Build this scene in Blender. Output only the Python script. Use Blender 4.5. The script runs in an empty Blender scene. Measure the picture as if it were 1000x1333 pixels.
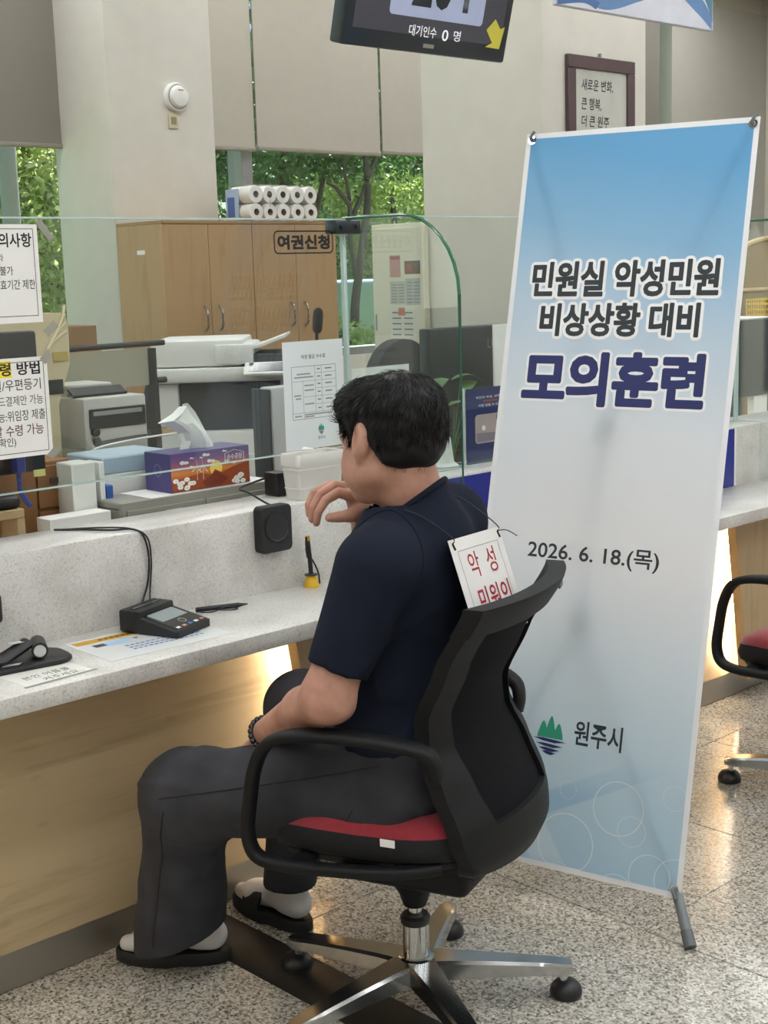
import bpy, bmesh, math, random
import numpy as np
from mathutils import Vector, Matrix

random.seed(7); np.random.seed(7)
SC = bpy.context.scene
COL = SC.collection
PI = math.pi

# ------------------------------------------------------------------ camera
FPX = 1813.0                       # focal length in pixels of a 1000 x 1333 frame
YAW, PITCH, ROLL = 0.7578, 0.1689, 0.03073
CAM = np.array([0.0, 0.0, 1.5])
def _rot():
    cy, sy, cp, sp, cr, sr = math.cos(YAW), math.sin(YAW), math.cos(PITCH), math.sin(PITCH), math.cos(ROLL), math.sin(ROLL)
    fwd = np.array([sy*cp, cy*cp, -sp]); right = np.array([cy, -sy, 0.0]); down = np.cross(fwd, right)
    return np.array([cr*right + sr*down, -sr*right + cr*down, fwd])
RM = _rot()
cam_data = bpy.data.cameras.new('camera'); cam = bpy.data.objects.new('camera', cam_data); COL.objects.link(cam)
cam_data.sensor_fit = 'HORIZONTAL'; cam_data.sensor_width = 36.0; cam_data.lens = FPX/1000*36.0
cam_data.clip_start = 0.05; cam_data.clip_end = 300
r_, d_, f_ = RM
cam.matrix_world = Matrix(((r_[0], -d_[0], -f_[0], CAM[0]), (r_[1], -d_[1], -f_[1], CAM[1]), (r_[2], -d_[2], -f_[2], CAM[2]), (0, 0, 0, 1)))
SC.camera = cam

# ------------------------------------------------------------------ world, sun, exposure
SC.view_settings.view_transform = 'Standard'; SC.view_settings.look = 'None'
SC.view_settings.gamma = 1.0; SC.view_settings.use_curve_mapping = False
SC.view_settings.exposure = 0.08
world = bpy.data.worlds.new('sky'); SC.world = world; world.use_nodes = True
wn = world.node_tree; wn.nodes.clear()
wo = wn.nodes.new('ShaderNodeOutputWorld'); wb = wn.nodes.new('ShaderNodeBackground'); ws = wn.nodes.new('ShaderNodeTexSky')
ws.sky_type = 'NISHITA'; ws.sun_disc = False; ws.sun_elevation = math.radians(48); ws.sun_rotation = math.radians(150)
wb.inputs['Strength'].default_value = 0.20
wn.links.new(ws.outputs[0], wb.inputs[0]); wn.links.new(wb.outputs[0], wo.inputs[0])
sun_d = bpy.data.lights.new('sun', 'SUN'); sun_d.energy = 20.0; sun_d.angle = 0.01; sun_d.color = (1, .95, .86)
sun = bpy.data.objects.new('sun', sun_d); COL.objects.link(sun); sun.location = (6, 20, 20)
sun.rotation_euler = Vector((-.60, -.33, -.73)).to_track_quat('-Z', 'Y').to_euler()
try:
    SC.cycles.max_bounces = 8; SC.cycles.transparent_max_bounces = 24; SC.cycles.sample_clamp_indirect = 6.0
    SC.cycles.use_denoising = True; SC.cycles.caustics_reflective = False; SC.cycles.caustics_refractive = False
except Exception: pass

# ------------------------------------------------------------------ pixel helpers (a pixel is a direction; planes give the distance)
def ray(u, v): return RM.T @ np.array([(u-500)/FPX, (v-666.5)/FPX, 1.0])
def onz(u, v, z=0.0): r = ray(u, v); return Vector(CAM + r*(z-CAM[2])/r[2])
def ony(u, v, y): r = ray(u, v); return Vector(CAM + r*y/r[1])
def onx(u, v, x): r = ray(u, v); return Vector(CAM + r*x/r[0])
def ond(u, v, d): return Vector(CAM + ray(u, v)*d)
def onp(u, v, p, n): r = ray(u, v); n = np.array(n, float); return Vector(CAM + r*(n @ (np.array(p)-CAM))/(n @ r))

# ------------------------------------------------------------------ materials
def srgb(c):
    if isinstance(c, str): c = [int(c[i:i+2], 16)/255 for i in (0, 2, 4)]
    return tuple((x/12.92 if x <= .04045 else ((x+.055)/1.055)**2.4) for x in c)
MATS = {}
def mat(name, col, rough=.5, metal=0.0, vary=0.06, scale=9.0, bump=0.0, bscale=120.0, spec=.5, trans=0.0, sheen=0.0, coat=0.0, emit=None, estr=0.0, alpha=1.0, stretch=None):
    if name in MATS: return MATS[name]
    m = bpy.data.materials.new(name); m.use_nodes = True; nt = m.node_tree; b = nt.nodes['Principled BSDF']
    c = srgb(col) if isinstance(col, str) else col
    tc = nt.nodes.new('ShaderNodeTexCoord'); mp = nt.nodes.new('ShaderNodeMapping'); nt.links.new(tc.outputs['Object'], mp.inputs['Vector'])
    if stretch: mp.inputs['Scale'].default_value = stretch
    no = nt.nodes.new('ShaderNodeTexNoise'); no.inputs['Scale'].default_value = scale; no.inputs['Detail'].default_value = 5
    nt.links.new(mp.outputs[0], no.inputs['Vector'])
    rp = nt.nodes.new('ShaderNodeValToRGB')
    rp.color_ramp.elements[0].position = .3; rp.color_ramp.elements[1].position = .7
    rp.color_ramp.elements[0].color = (*[max(0, x*(1-vary)) for x in c], 1); rp.color_ramp.elements[1].color = (*[min(1, x*(1+vary)) for x in c], 1)
    nt.links.new(no.outputs['Fac'], rp.inputs[0]); nt.links.new(rp.outputs[0], b.inputs['Base Color'])
    b.inputs['Roughness'].default_value = rough; b.inputs['Metallic'].default_value = metal
    b.inputs['Specular IOR Level'].default_value = spec
    b.inputs['Transmission Weight'].default_value = trans
    b.inputs['Sheen Weight'].default_value = sheen; b.inputs['Coat Weight'].default_value = coat
    if alpha < 1: b.inputs['Alpha'].default_value = alpha
    if emit is not None:
        b.inputs['Emission Color'].default_value = (*(srgb(emit) if isinstance(emit, str) else emit), 1); b.inputs['Emission Strength'].default_value = estr
    if bump > 0:
        n2 = nt.nodes.new('ShaderNodeTexNoise'); n2.inputs['Scale'].default_value = bscale; n2.inputs['Detail'].default_value = 3
        nt.links.new(mp.outputs[0], n2.inputs['Vector'])
        bp = nt.nodes.new('ShaderNodeBump'); bp.inputs['Strength'].default_value = bump; bp.inputs['Distance'].default_value = .004
        nt.links.new(n2.outputs['Fac'], bp.inputs['Height']); nt.links.new(bp.outputs[0], b.inputs['Normal'])
    MATS[name] = m; return m
def newmat(name):
    m = bpy.data.materials.new(name); m.use_nodes = True; MATS[name] = m
    return m, m.node_tree, m.node_tree.nodes['Principled BSDF']
def ramp(nt, fac, stops, interp='LINEAR'):
    r = nt.nodes.new('ShaderNodeValToRGB'); r.color_ramp.interpolation = interp
    els = r.color_ramp.elements
    while len(els) < len(stops): els.new(.5)
    for e, (p, c) in zip(els, stops): e.position = p; e.color = (*(srgb(c) if isinstance(c, str) else c), 1)
    nt.links.new(fac, r.inputs[0]); return r.outputs[0]

def granite():
    m, nt, b = newmat('polished granite')
    g = nt.nodes.new('ShaderNodeNewGeometry'); oi = nt.nodes.new('ShaderNodeObjectInfo')
    add = nt.nodes.new('ShaderNodeVectorMath'); add.operation = 'ADD'; nt.links.new(g.outputs['Position'], add.inputs[0])
    sc = nt.nodes.new('ShaderNodeVectorMath'); sc.operation = 'SCALE'; sc.inputs['Scale'].default_value = 13.0
    cx = nt.nodes.new('ShaderNodeCombineXYZ')
    for k in range(3): nt.links.new(oi.outputs['Random'], cx.inputs[k])
    nt.links.new(cx.outputs[0], sc.inputs[0]); nt.links.new(sc.outputs[0], add.inputs[1])
    v = nt.nodes.new('ShaderNodeTexVoronoi'); v.inputs['Scale'].default_value = 190; nt.links.new(add.outputs[0], v.inputs['Vector'])
    n = nt.nodes.new('ShaderNodeTexNoise'); n.inputs['Scale'].default_value = 130; n.inputs['Detail'].default_value = 3; n.inputs['Roughness'].default_value = .7
    nt.links.new(add.outputs[0], n.inputs['Vector'])
    bw = nt.nodes.new('ShaderNodeRGBToBW'); nt.links.new(v.outputs['Color'], bw.inputs[0])
    mx = nt.nodes.new('ShaderNodeMath'); mx.operation = 'MULTIPLY_ADD'; mx.inputs[1].default_value = .48; nt.links.new(bw.outputs[0], mx.inputs[0])
    m2 = nt.nodes.new('ShaderNodeMath'); m2.operation = 'MULTIPLY'; m2.inputs[1].default_value = .52; nt.links.new(n.outputs['Fac'], m2.inputs[0]); nt.links.new(m2.outputs[0], mx.inputs[2])
    col = ramp(nt, mx.outputs[0], [(.24, '47443f'), (.36, '7a756d'), (.46, 'a9a399'), (.58, 'c1bcb1'), (.72, 'dad6cc')])
    nt.links.new(col, b.inputs['Base Color']); b.inputs['Roughness'].default_value = .16; b.inputs['Specular IOR Level'].default_value = .55
    return m
def wood(name, light, dark, grain=(1.2, 14, 14), rough=.45, knots=False):
    m, nt, b = newmat(name)
    tc = nt.nodes.new('ShaderNodeTexCoord'); mp = nt.nodes.new('ShaderNodeMapping'); mp.inputs['Scale'].default_value = grain
    nt.links.new(tc.outputs['Object'], mp.inputs['Vector'])
    n = nt.nodes.new('ShaderNodeTexNoise'); n.inputs['Scale'].default_value = 2.2; n.inputs['Detail'].default_value = 8; n.inputs['Roughness'].default_value = .62; n.inputs['Distortion'].default_value = .6
    nt.links.new(mp.outputs[0], n.inputs['Vector'])
    col = ramp(nt, n.outputs['Fac'], [(.28, dark), (.5, light), (.75, light)])
    if knots:
        mp2 = nt.nodes.new('ShaderNodeMapping'); mp2.inputs['Scale'].default_value = (2.2, 4.5, 4.5); nt.links.new(tc.outputs['Object'], mp2.inputs['Vector'])
        v = nt.nodes.new('ShaderNodeTexVoronoi'); v.inputs['Scale'].default_value = 1.6; nt.links.new(mp2.outputs[0], v.inputs['Vector'])
        fac = ramp(nt, v.outputs['Distance'], [(.0, (.9,)*3), (.05, (.45,)*3), (.085, (0,)*3)])
        mixn = nt.nodes.new('ShaderNodeMixRGB'); nt.links.new(fac, mixn.inputs[0]); nt.links.new(col, mixn.inputs[1]); mixn.inputs[2].default_value = (*srgb(dark), 1)
        mul = nt.nodes.new('ShaderNodeMixRGB'); mul.blend_type = 'MULTIPLY'; mul.inputs[0].default_value = 0; nt.links.new(mixn.outputs[0], mul.inputs[1])
        col = mixn.outputs[0]
    nt.links.new(col, b.inputs['Base Color']); b.inputs['Roughness'].default_value = rough
    return m
def quartz():
    m, nt, b = newmat('white quartz')
    tc = nt.nodes.new('ShaderNodeNewGeometry')
    v = nt.nodes.new('ShaderNodeTexVoronoi'); v.inputs['Scale'].default_value = 260; nt.links.new(tc.outputs['Position'], v.inputs['Vector'])
    n = nt.nodes.new('ShaderNodeTexNoise'); n.inputs['Scale'].default_value = 6; n.inputs['Detail'].default_value = 6; nt.links.new(tc.outputs['Position'], n.inputs['Vector'])
    bw = nt.nodes.new('ShaderNodeRGBToBW'); nt.links.new(v.outputs['Color'], bw.inputs[0])
    a = ramp(nt, bw.outputs[0], [(.05, 'b5b4b0'), (.3, 'cfcdc9'), (.9, 'dbdad6')])
    c = ramp(nt, n.outputs['Fac'], [(.25, 'cfcdc8'), (.6, 'ffffff')])
    mx = nt.nodes.new('ShaderNodeMixRGB'); mx.blend_type = 'MULTIPLY'; mx.inputs[0].default_value = .8; nt.links.new(a, mx.inputs[1]); nt.links.new(c, mx.inputs[2])
    nt.links.new(mx.outputs[0], b.inputs['Base Color']); b.inputs['Roughness'].default_value = .28
    return m
def glassmat(name, tint=(.9, .95, .93), refl=1.0, rough=0.0):
    m, nt, b = newmat(name); nt.nodes.remove(b)
    o = nt.nodes['Material Output']
    t = nt.nodes.new('ShaderNodeBsdfTransparent'); t.inputs[0].default_value = (*tint, 1)
    g = nt.nodes.new('ShaderNodeBsdfGlossy'); g.inputs['Roughness'].default_value = rough; g.inputs[0].default_value = (1, 1, 1, 1)
    fr = nt.nodes.new('ShaderNodeLayerWeight'); fr.inputs[0].default_value = .5
    pw = nt.nodes.new('ShaderNodeMath'); pw.operation = 'POWER'; pw.inputs[1].default_value = 4.5; nt.links.new(fr.outputs['Facing'], pw.inputs[0])
    mu = nt.nodes.new('ShaderNodeMath'); mu.operation = 'MULTIPLY_ADD'; mu.inputs[1].default_value = .8*refl; mu.inputs[2].default_value = .035*refl; nt.links.new(pw.outputs[0], mu.inputs[0])
    mx = nt.nodes.new('ShaderNodeMixShader'); nt.links.new(mu.outputs[0], mx.inputs[0]); nt.links.new(t.outputs[0], mx.inputs[1]); nt.links.new(g.outputs[0], mx.inputs[2])
    nt.links.new(mx.outputs[0], o.inputs[0]); return m
def brushed(name, col, rough=.3):
    m, nt, b = newmat(name)
    tc = nt.nodes.new('ShaderNodeTexCoord'); mp = nt.nodes.new('ShaderNodeMapping'); mp.inputs['Scale'].default_value = (300, 300, 2); nt.links.new(tc.outputs['Object'], mp.inputs['Vector'])
    n = nt.nodes.new('ShaderNodeTexNoise'); n.inputs['Scale'].default_value = 1; nt.links.new(mp.outputs[0], n.inputs['Vector'])
    mr = nt.nodes.new('ShaderNodeMapRange'); mr.inputs['To Min'].default_value = rough*.7; mr.inputs['To Max'].default_value = rough*1.4; nt.links.new(n.outputs['Fac'], mr.inputs['Value'])
    nt.links.new(mr.outputs[0], b.inputs['Roughness']); b.inputs['Base Color'].default_value = (*srgb(col), 1); b.inputs['Metallic'].default_value = 1
    return m

M_GRAN = granite(); M_QZ = quartz()
M_WOODH = wood('counter oak', 'bda986', 'a69270', (1.0, 10, 12), .42, knots=True)
M_WOODV = wood('counter oak upright', 'b39a77', '9d8663', (12, 12, 1.0), .45)
M_CAB = wood('cabinet maple', 'b18c61', '9f7b52', (8, 8, .9), .4)
M_WALL = mat('painted wall', 'd8d3c7', .75, vary=.02, bump=.08, bscale=260)
M_WALL2 = mat('pillar wallcovering', 'cdcac0', .7, vary=.025, bump=.15, bscale=340)
M_CEIL = mat('ceiling tile', 'e6e4de', .9, vary=.02)
M_BLIND = mat('roller blind fabric', 'b1ac9f', .85, vary=.02, bump=.1, bscale=700)
M_BLINDD = mat('roller blind fabric darker', '858076', .85, vary=.02, bump=.1, bscale=700)  # darker tone of the blind fabric, used on some of the blinds
M_GLASS = glassmat('clear screen glass', (.945, .97, .96), 1.0)
M_GLEDGE = mat('green glass edge', '2f6b52', .15, vary=.05, spec=.8)
M_GLEDGE2 = mat('pale glass edge', 'b8cfcb', .12, vary=.05, spec=.8)
M_WGLASS = glassmat('window glass', (.93, .96, .96), .7)
M_ALU = mat('grey aluminium frame', '8f9290', .5, metal=.15, vary=.03)
M_STEEL = brushed('brushed steel kickplate', 'a9a7a2', .42)
M_CHROME = mat('polished aluminium', 'b9bbbc', .16, metal=1.0, vary=.03)
M_CHROME2 = mat('chrome', 'd0d2d3', .07, metal=1.0, vary=.01)
M_BLK = mat('black plastic', '17181b', .42, vary=.1)
M_BLKM = mat('matte black plastic', '1c1d20', .6, vary=.1, bump=.05, bscale=900)
M_GLOSSBLK = mat('gloss black plastic', '101114', .12, vary=.05)
M_WHITE = mat('white plastic', 'e4e4e0', .4, vary=.02)
M_PAPER = mat('white paper', 'ecebe8', .7, vary=.015)
M_INK = mat('black ink', '1a1b1f', .6, vary=.05)
M_RED = mat('red ink', 'b3232e', .6, vary=.05)
M_NAVYINK = mat('navy ink', '232a63', .55, vary=.04)
M_GREY = mat('grey metal paint', '8f8d84', .45, vary=.03)
M_CREAM = mat('cream metal paint', 'd3ccb8', .5, vary=.02)

# ------------------------------------------------------------------ mesh builder
class MB:
    def __init__(s): s.bm = bmesh.new()
    def _xf(s, vs, M):
        if M is not None: bmesh.ops.transform(s.bm, matrix=M, verts=vs)
    def box(s, lo, hi, bev=0.0, seg=2, M=None):
        r = bmesh.ops.create_cube(s.bm, size=1.0); vs = r['verts']
        lo = Vector(lo); hi = Vector(hi)
        for v in vs: v.co = Vector((lo[k]+(v.co[k]+.5)*(hi[k]-lo[k]) for k in range(3)))
        if bev > 0:
            es = list({e for v in vs for e in v.link_edges})
            rb = bmesh.ops.bevel(s.bm, geom=es, offset=bev, segments=seg, affect='EDGES', profile=.5, clamp_overlap=True)
            fs = set(rb['faces']); vs = list({v for f in rb['faces'] for v in f.verts} | {v for v in vs if v.is_valid})
        s._xf(vs, M); return s
    def cyl(s, p0, p1, r0, r1=None, n=20, caps=True):
        p0 = Vector(p0); p1 = Vector(p1); r1 = r0 if r1 is None else r1
        d = p1-p0; q = Vector((0, 0, 1)).rotation_difference(d.normalized()).to_matrix()
        a = []; b = []
        for k in range(n):
            t = 2*PI*k/n; c = q @ Vector((math.cos(t), math.sin(t), 0))
            a.append(s.bm.verts.new(p0+c*r0)); b.append(s.bm.verts.new(p1+c*r1))
        for k in range(n): s.bm.faces.new((a[k], a[(k+1) % n], b[(k+1) % n], b[k]))
        if caps: s.bm.faces.new(a[::-1]); s.bm.faces.new(b)
        return s
    def rings(s, R, closed=True, caps=True):
        vs = [[s.bm.verts.new(Vector(p)) for p in ring] for ring in R]; n = len(vs[0])
        for i in range(len(vs)-1):
            for k in range(n if closed else n-1):
                try: s.bm.faces.new((vs[i][k], vs[i][(k+1) % n], vs[i+1][(k+1) % n], vs[i+1][k]))
                except ValueError: pass
        if caps and closed: s.bm.faces.new(vs[0][::-1]); s.bm.faces.new(vs[-1])
        return s
    def lathe(s, prof, n=28, M=None, caps=True):
        R = []
        for r, z in prof:
            ring = [Vector((r*math.cos(2*PI*k/n), r*math.sin(2*PI*k/n), z)) for k in range(n)]
            R.append([M @ p for p in ring] if M is not None else ring)
        return s.rings(R, True, caps)
    def tube(s, pts, r, n=10, smooth=0, flat=1.0, up=(0, 0, 1), closed=False):
        pts = [Vector(p) for p in pts]
        if smooth: pts = catmull(pts, smooth, closed)
        m = len(pts); R = []; up = Vector(up)
        rs = r if isinstance(r, (list, tuple)) else None
        for i, p in enumerate(pts):
            if closed: t = pts[(i+1) % m]-pts[i-1]
            else: t = pts[min(i+1, m-1)]-pts[max(i-1, 0)]
            t.normalize()
            b = t.cross(up)
            if b.length < 1e-3: b = t.cross(Vector((.3, 1, .1)))
            b.normalize(); nn = b.cross(t)
            rr = r if rs is None else rs[0]+(rs[1]-rs[0])*i/(m-1) if len(rs) == 2 else rs[min(int(i/(m-1)*(len(rs)-1)), len(rs)-1)]
            R.append([p+b*math.cos(2*PI*k/n)*rr*flat+nn*math.sin(2*PI*k/n)*rr for k in range(n)])
        if closed: R.append(R[0]); return s.rings(R, True, False)
        return s.rings(R)
    def prism(s, outline, h, M=None, z0=0.0):
        """2-D outline (ccw) extruded from z0 to z0+h in the frame M"""
        a = [Vector((x, y, z0)) for x, y in outline]; b = [Vector((x, y, z0+h)) for x, y in outline]
        if M is not None: a = [M @ p for p in a]; b = [M @ p for p in b]
        a = [s.bm.verts.new(p) for p in a]; b = [s.bm.verts.new(p) for p in b]; n = len(a)
        s.bm.faces.new(a[::-1]); s.bm.faces.new(b)
        for k in range(n): s.bm.faces.new((a[k], a[(k+1) % n], b[(k+1) % n], b[k]))
        return s
    def ring2d(s, c, r0, r1, h, M, n=48):
        R = [[], [], [], []]
        for k in range(n):
            t = 2*PI*k/n; cx, cy = c[0]+math.cos(t)*r0, c[1]+math.sin(t)*r0; ox, oy = c[0]+math.cos(t)*r1, c[1]+math.sin(t)*r1
            R[0].append(M @ Vector((cx, cy, 0))); R[1].append(M @ Vector((ox, oy, 0))); R[2].append(M @ Vector((ox, oy, h))); R[3].append(M @ Vector((cx, cy, h)))
        R = [list(q) for q in zip(*R)]; R.append(R[0])
        return s.rings(R, True, False)
    def xf(s, M): bmesh.ops.transform(s.bm, matrix=M, verts=s.bm.verts); return s
    def mesh(s, name, smooth=True, ang=40):
        bmesh.ops.recalc_face_normals(s.bm, faces=s.bm.faces)
        me = bpy.data.meshes.new(name); s.bm.to_mesh(me); s.bm.free()
        if smooth: shade(me, ang)
        return me
def shade(me, ang=40):
    me.polygons.foreach_set('use_smooth', [True]*len(me.polygons))
    try: me.set_sharp_from_angle(angle=math.radians(ang))
    except Exception: pass
def catmull(P, k=6, closed=False):
    out = []; n = len(P)
    rng = range(n) if closed else range(n-1)
    for i in rng:
        p0 = P[(i-1) % n] if closed else P[max(i-1, 0)]; p1 = P[i]; p2 = P[(i+1) % n]; p3 = P[(i+2) % n] if closed else P[min(i+2, n-1)]
        for j in range(k):
            t = j/k; out.append(.5*((2*p1)+(p2-p0)*t+(2*p0-5*p1+4*p2-p3)*t*t+(3*p1-p0-3*p2+p3)*t**3))
    if not closed: out.append(P[-1])
    return out
def rrect(x0, y0, x1, y1, r, n=6):
    o = []
    for cx, cy, a0 in ((x1-r, y0+r, -90), (x1-r, y1-r, 0), (x0+r, y1-r, 90), (x0+r, y0+r, 180)):
        for k in range(n+1): a = math.radians(a0+90*k/n); o.append((cx+r*math.cos(a), cy+r*math.sin(a)))
    return o
def link(o, parent=None):
    COL.objects.link(o)
    if parent is not None: o.parent = parent
    return o
def obj(name, mb, m, parent=None, smooth=True, ang=40):
    me = mb.mesh(name, smooth, ang) if isinstance(mb, MB) else mb
    if m is not None and len(me.materials) == 0: me.materials.append(m)
    return link(bpy.data.objects.new(name, me), parent)
def tag(o, label=None, cat=None, group=None, kind=None):
    if label: o['label'] = label
    if cat: o['category'] = cat
    if group: o['group'] = group
    if kind: o['kind'] = kind
    return o
def thing(name, label, cat, loc=(0, 0, 0), rotz=0.0, group=None):
    o = bpy.data.objects.new(name, None); o.empty_display_size = .05; link(o)
    o.location = loc; o.rotation_euler = (0, 0, rotz); return tag(o, label, cat, group)
def struct(name, mb, m, parent=None, **k):
    o = obj(name, mb, m, parent, **k)
    if parent is None: o['kind'] = 'structure'
    return o
def rebase(o, base):
    """move a single mesh object's origin to base (verts were in world space)"""
    o.data.transform(Matrix.Translation(-Vector(base))); o.location = base; return o
def copy_tree(o, parent=None):
    c = o.copy(); COL.objects.link(c); c.parent = parent
    for ch in list(o.children): copy_tree(ch, c)
    return c
def frame(o, x, y):
    x = Vector(x).normalized(); y = Vector(y); z = x.cross(y).normalized(); y = z.cross(x)
    return Matrix(((x[0], y[0], z[0], o[0]), (x[1], y[1], z[1], o[1]), (x[2], y[2], z[2], o[2]), (0, 0, 0, 1)))
def text(name, body, rect, F, m, parent, bold=0.0, h=.0003, keep=False, align='C', shear=0.0):
    """lettering fitted into rect=(x0,y0,x1,y1) of the plane F; keep=True keeps its aspect"""
    c = bpy.data.curves.new(name, 'FONT'); c.body = body; c.offset = bold; c.resolution_u = 3; c.extrude = 0; c.shear = shear
    t = bpy.data.objects.new(name, c)
    me = bpy.data.meshes.new_from_object(t)
    bpy.data.objects.remove(t); bpy.data.curves.remove(c)
    n = len(me.vertices); co = np.empty(n*3); me.vertices.foreach_get('co', co); co = co.reshape(-1, 3)
    lo, hi = co.min(0), co.max(0); x0, y0, x1, y1 = rect
    sx = (x1-x0)/(hi[0]-lo[0]); sy = (y1-y0)/(hi[1]-lo[1]); ox = x0; oy = y0
    if keep:
        k = min(sx, sy); ox = x0 if align == 'L' else (x0+x1)/2-(hi[0]-lo[0])*k/2; oy = (y0+y1)/2-(hi[1]-lo[1])*k/2; sx = sy = k
    co = np.c_[(co[:, 0]-lo[0])*sx+ox, (co[:, 1]-lo[1])*sy+oy, np.full(n, h)]
    FM = np.array(F); co = co @ FM[:3, :3].T + FM[:3, 3]
    me.vertices.foreach_set('co', co.ravel()); me.update(); me.materials.clear(); me.materials.append(m); me.name = name
    return link(bpy.data.objects.new(name, me), parent)
def halo_text(name, body, rect, F, m, parent, bold, h, r, n=10):
    """the same lettering spread by r all round: the white outline printed behind it"""
    o = text(name, body, rect, F, m, parent, bold, h); me = o.data; k = len(me.vertices); co = np.empty(k*3); me.vertices.foreach_get('co', co); co = co.reshape(-1, 3)
    polys = [list(p.vertices) for p in me.polygons]; FM = np.array(F); V = []; P = []
    for j in range(n):
        a = 2*PI*j/n; V.append(co+FM[:3, 0]*math.cos(a)*r+FM[:3, 1]*math.sin(a)*r+FM[:3, 2]*j*1e-6); P += [[i+j*k for i in p] for p in polys]
    nm = bpy.data.meshes.new(name); nm.from_pydata(np.concatenate(V).tolist(), [], P); nm.materials.append(m); o.data = nm; o['kind'] = 'stuff'
    return o
def rectp(name, rect, F, m, parent, h=.0002, t=.0002):
    x0, y0, x1, y1 = rect
    return obj(name, MB().prism([(x0, y0), (x1, y0), (x1, y1), (x0, y1)], t, F, h-t if h > t else 0), m, parent, smooth=False)
def border(name, rect, w, F, m, parent, h=.0003):
    x0, y0, x1, y1 = rect; mb = MB()
    for r in ((x0, y0, x1, y0+w), (x0, y1-w, x1, y1), (x0, y0+w, x0+w, y1-w), (x1-w, y0+w, x1, y1-w)):
        mb.prism([(r[0], r[1]), (r[2], r[1]), (r[2], r[3]), (r[0], r[3])], .0001, F, h)
    return obj(name, mb, m, parent, smooth=False)
I4 = Matrix.Identity(4)
# ================================================================== THE SETTING
X0, X1, Y0, Y1, ZC = -3.0, 13.0, -5.0, 7.95, 4.1
KICK_Y, TOP_Z, TOP_Y, RIS_Y, RIS_B, RIS_Z, GL_Y = 2.605, .73, 2.347, 2.66, 2.85, .94, 2.75
fl = struct('floor', MB().box((X0, Y0, -.12), (X1, Y1, -.0035)), mat('floor grout bed', '3f3b35', .8), smooth=False)
TS = .605; gx0, gy0 = 1.857, 1.778
tile_mesh = MB().box((.0014, .0014, -.02), (TS-.0014, TS-.0014, 0), .0012, 1).mesh('tile', True, 30); tile_mesh.materials.append(M_GRAN)
for i in range(-8, 13):
    for j in range(-7, 3):
        x, y = gx0+i*TS, gy0+j*TS
        if x < X0 or y < Y0 or x > 9: continue
        t = bpy.data.objects.new('tile', tile_mesh); link(t, fl); t.location = (x, y, 0)
struct('ceiling', MB().box((X0, Y0, ZC), (X1, Y1, ZC+.12)), M_CEIL, smooth=False)
struct('wall_left', MB().box((X0-.15, Y0, -.1), (X0, Y1, ZC)), M_WALL, smooth=False)
struct('wall_right', MB().box((X1, Y0, -.1), (X1+.15, Y1, ZC)), M_WALL, smooth=False)
struct('wall_rear', MB().box((X0, Y0-.15, -.1), (X1, Y0, ZC)), M_WALL, smooth=False)
SILL = .9
struct('wall_back', MB().box((X0, Y1, -.1), (X1, Y1+.2, SILL)).box((X0, Y1, 3.95), (X1, Y1+.2, ZC)), M_WALL, smooth=False)
mull = [X0, -.9, .89, 2.45, 4.1, 6.28, 8.4, 9.86, 11.4]
for n, (a, b) in enumerate(zip(mull[:-1], mull[1:])):
    w = struct('window_%d' % (n+1), MB().box((a+.03, Y1+.06, SILL), (b-.03, Y1+.068, 3.95)), M_WGLASS, smooth=False)
    obj('window_frame', MB().box((a-.05, Y1-.02, SILL), (a+.05, Y1+.14, 3.95), .004, 1).box((a+.05, Y1+.0, SILL), (b-.05, Y1+.12, SILL+.06), .003, 1).box((a+.05, Y1+.0, 3.9), (b-.05, Y1+.12, 3.95)), M_ALU, w)
struct('wall_back_right', MB().box((11.35, Y1-.06, SILL), (X1, Y1+.2, 3.95)), mat('darker painted wall', 'b7b3a9', .75, vary=.02), smooth=False)  # tone set darker than the other walls
# pillars (square, papered)
PY = 7.3
p1x0, p1x1 = ony(150, 285, PY).x, ony(285, 285, PY).x
struct('pillar_1', MB().box((p1x0, PY, 0), (p1x1, Y1-.02, ZC), .006, 2), M_WALL2)
PY2 = 4.14
p2x0, p2x1 = ony(705, 100, PY2).x, ony(841, 100, PY2).x
p2y1 = onx(550, 200, p2x0).y
struct('pillar_2', MB().box((p2x0, PY2, 0), (p2x1, p2y1, ZC), .006, 2), M_WALL2)
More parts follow.
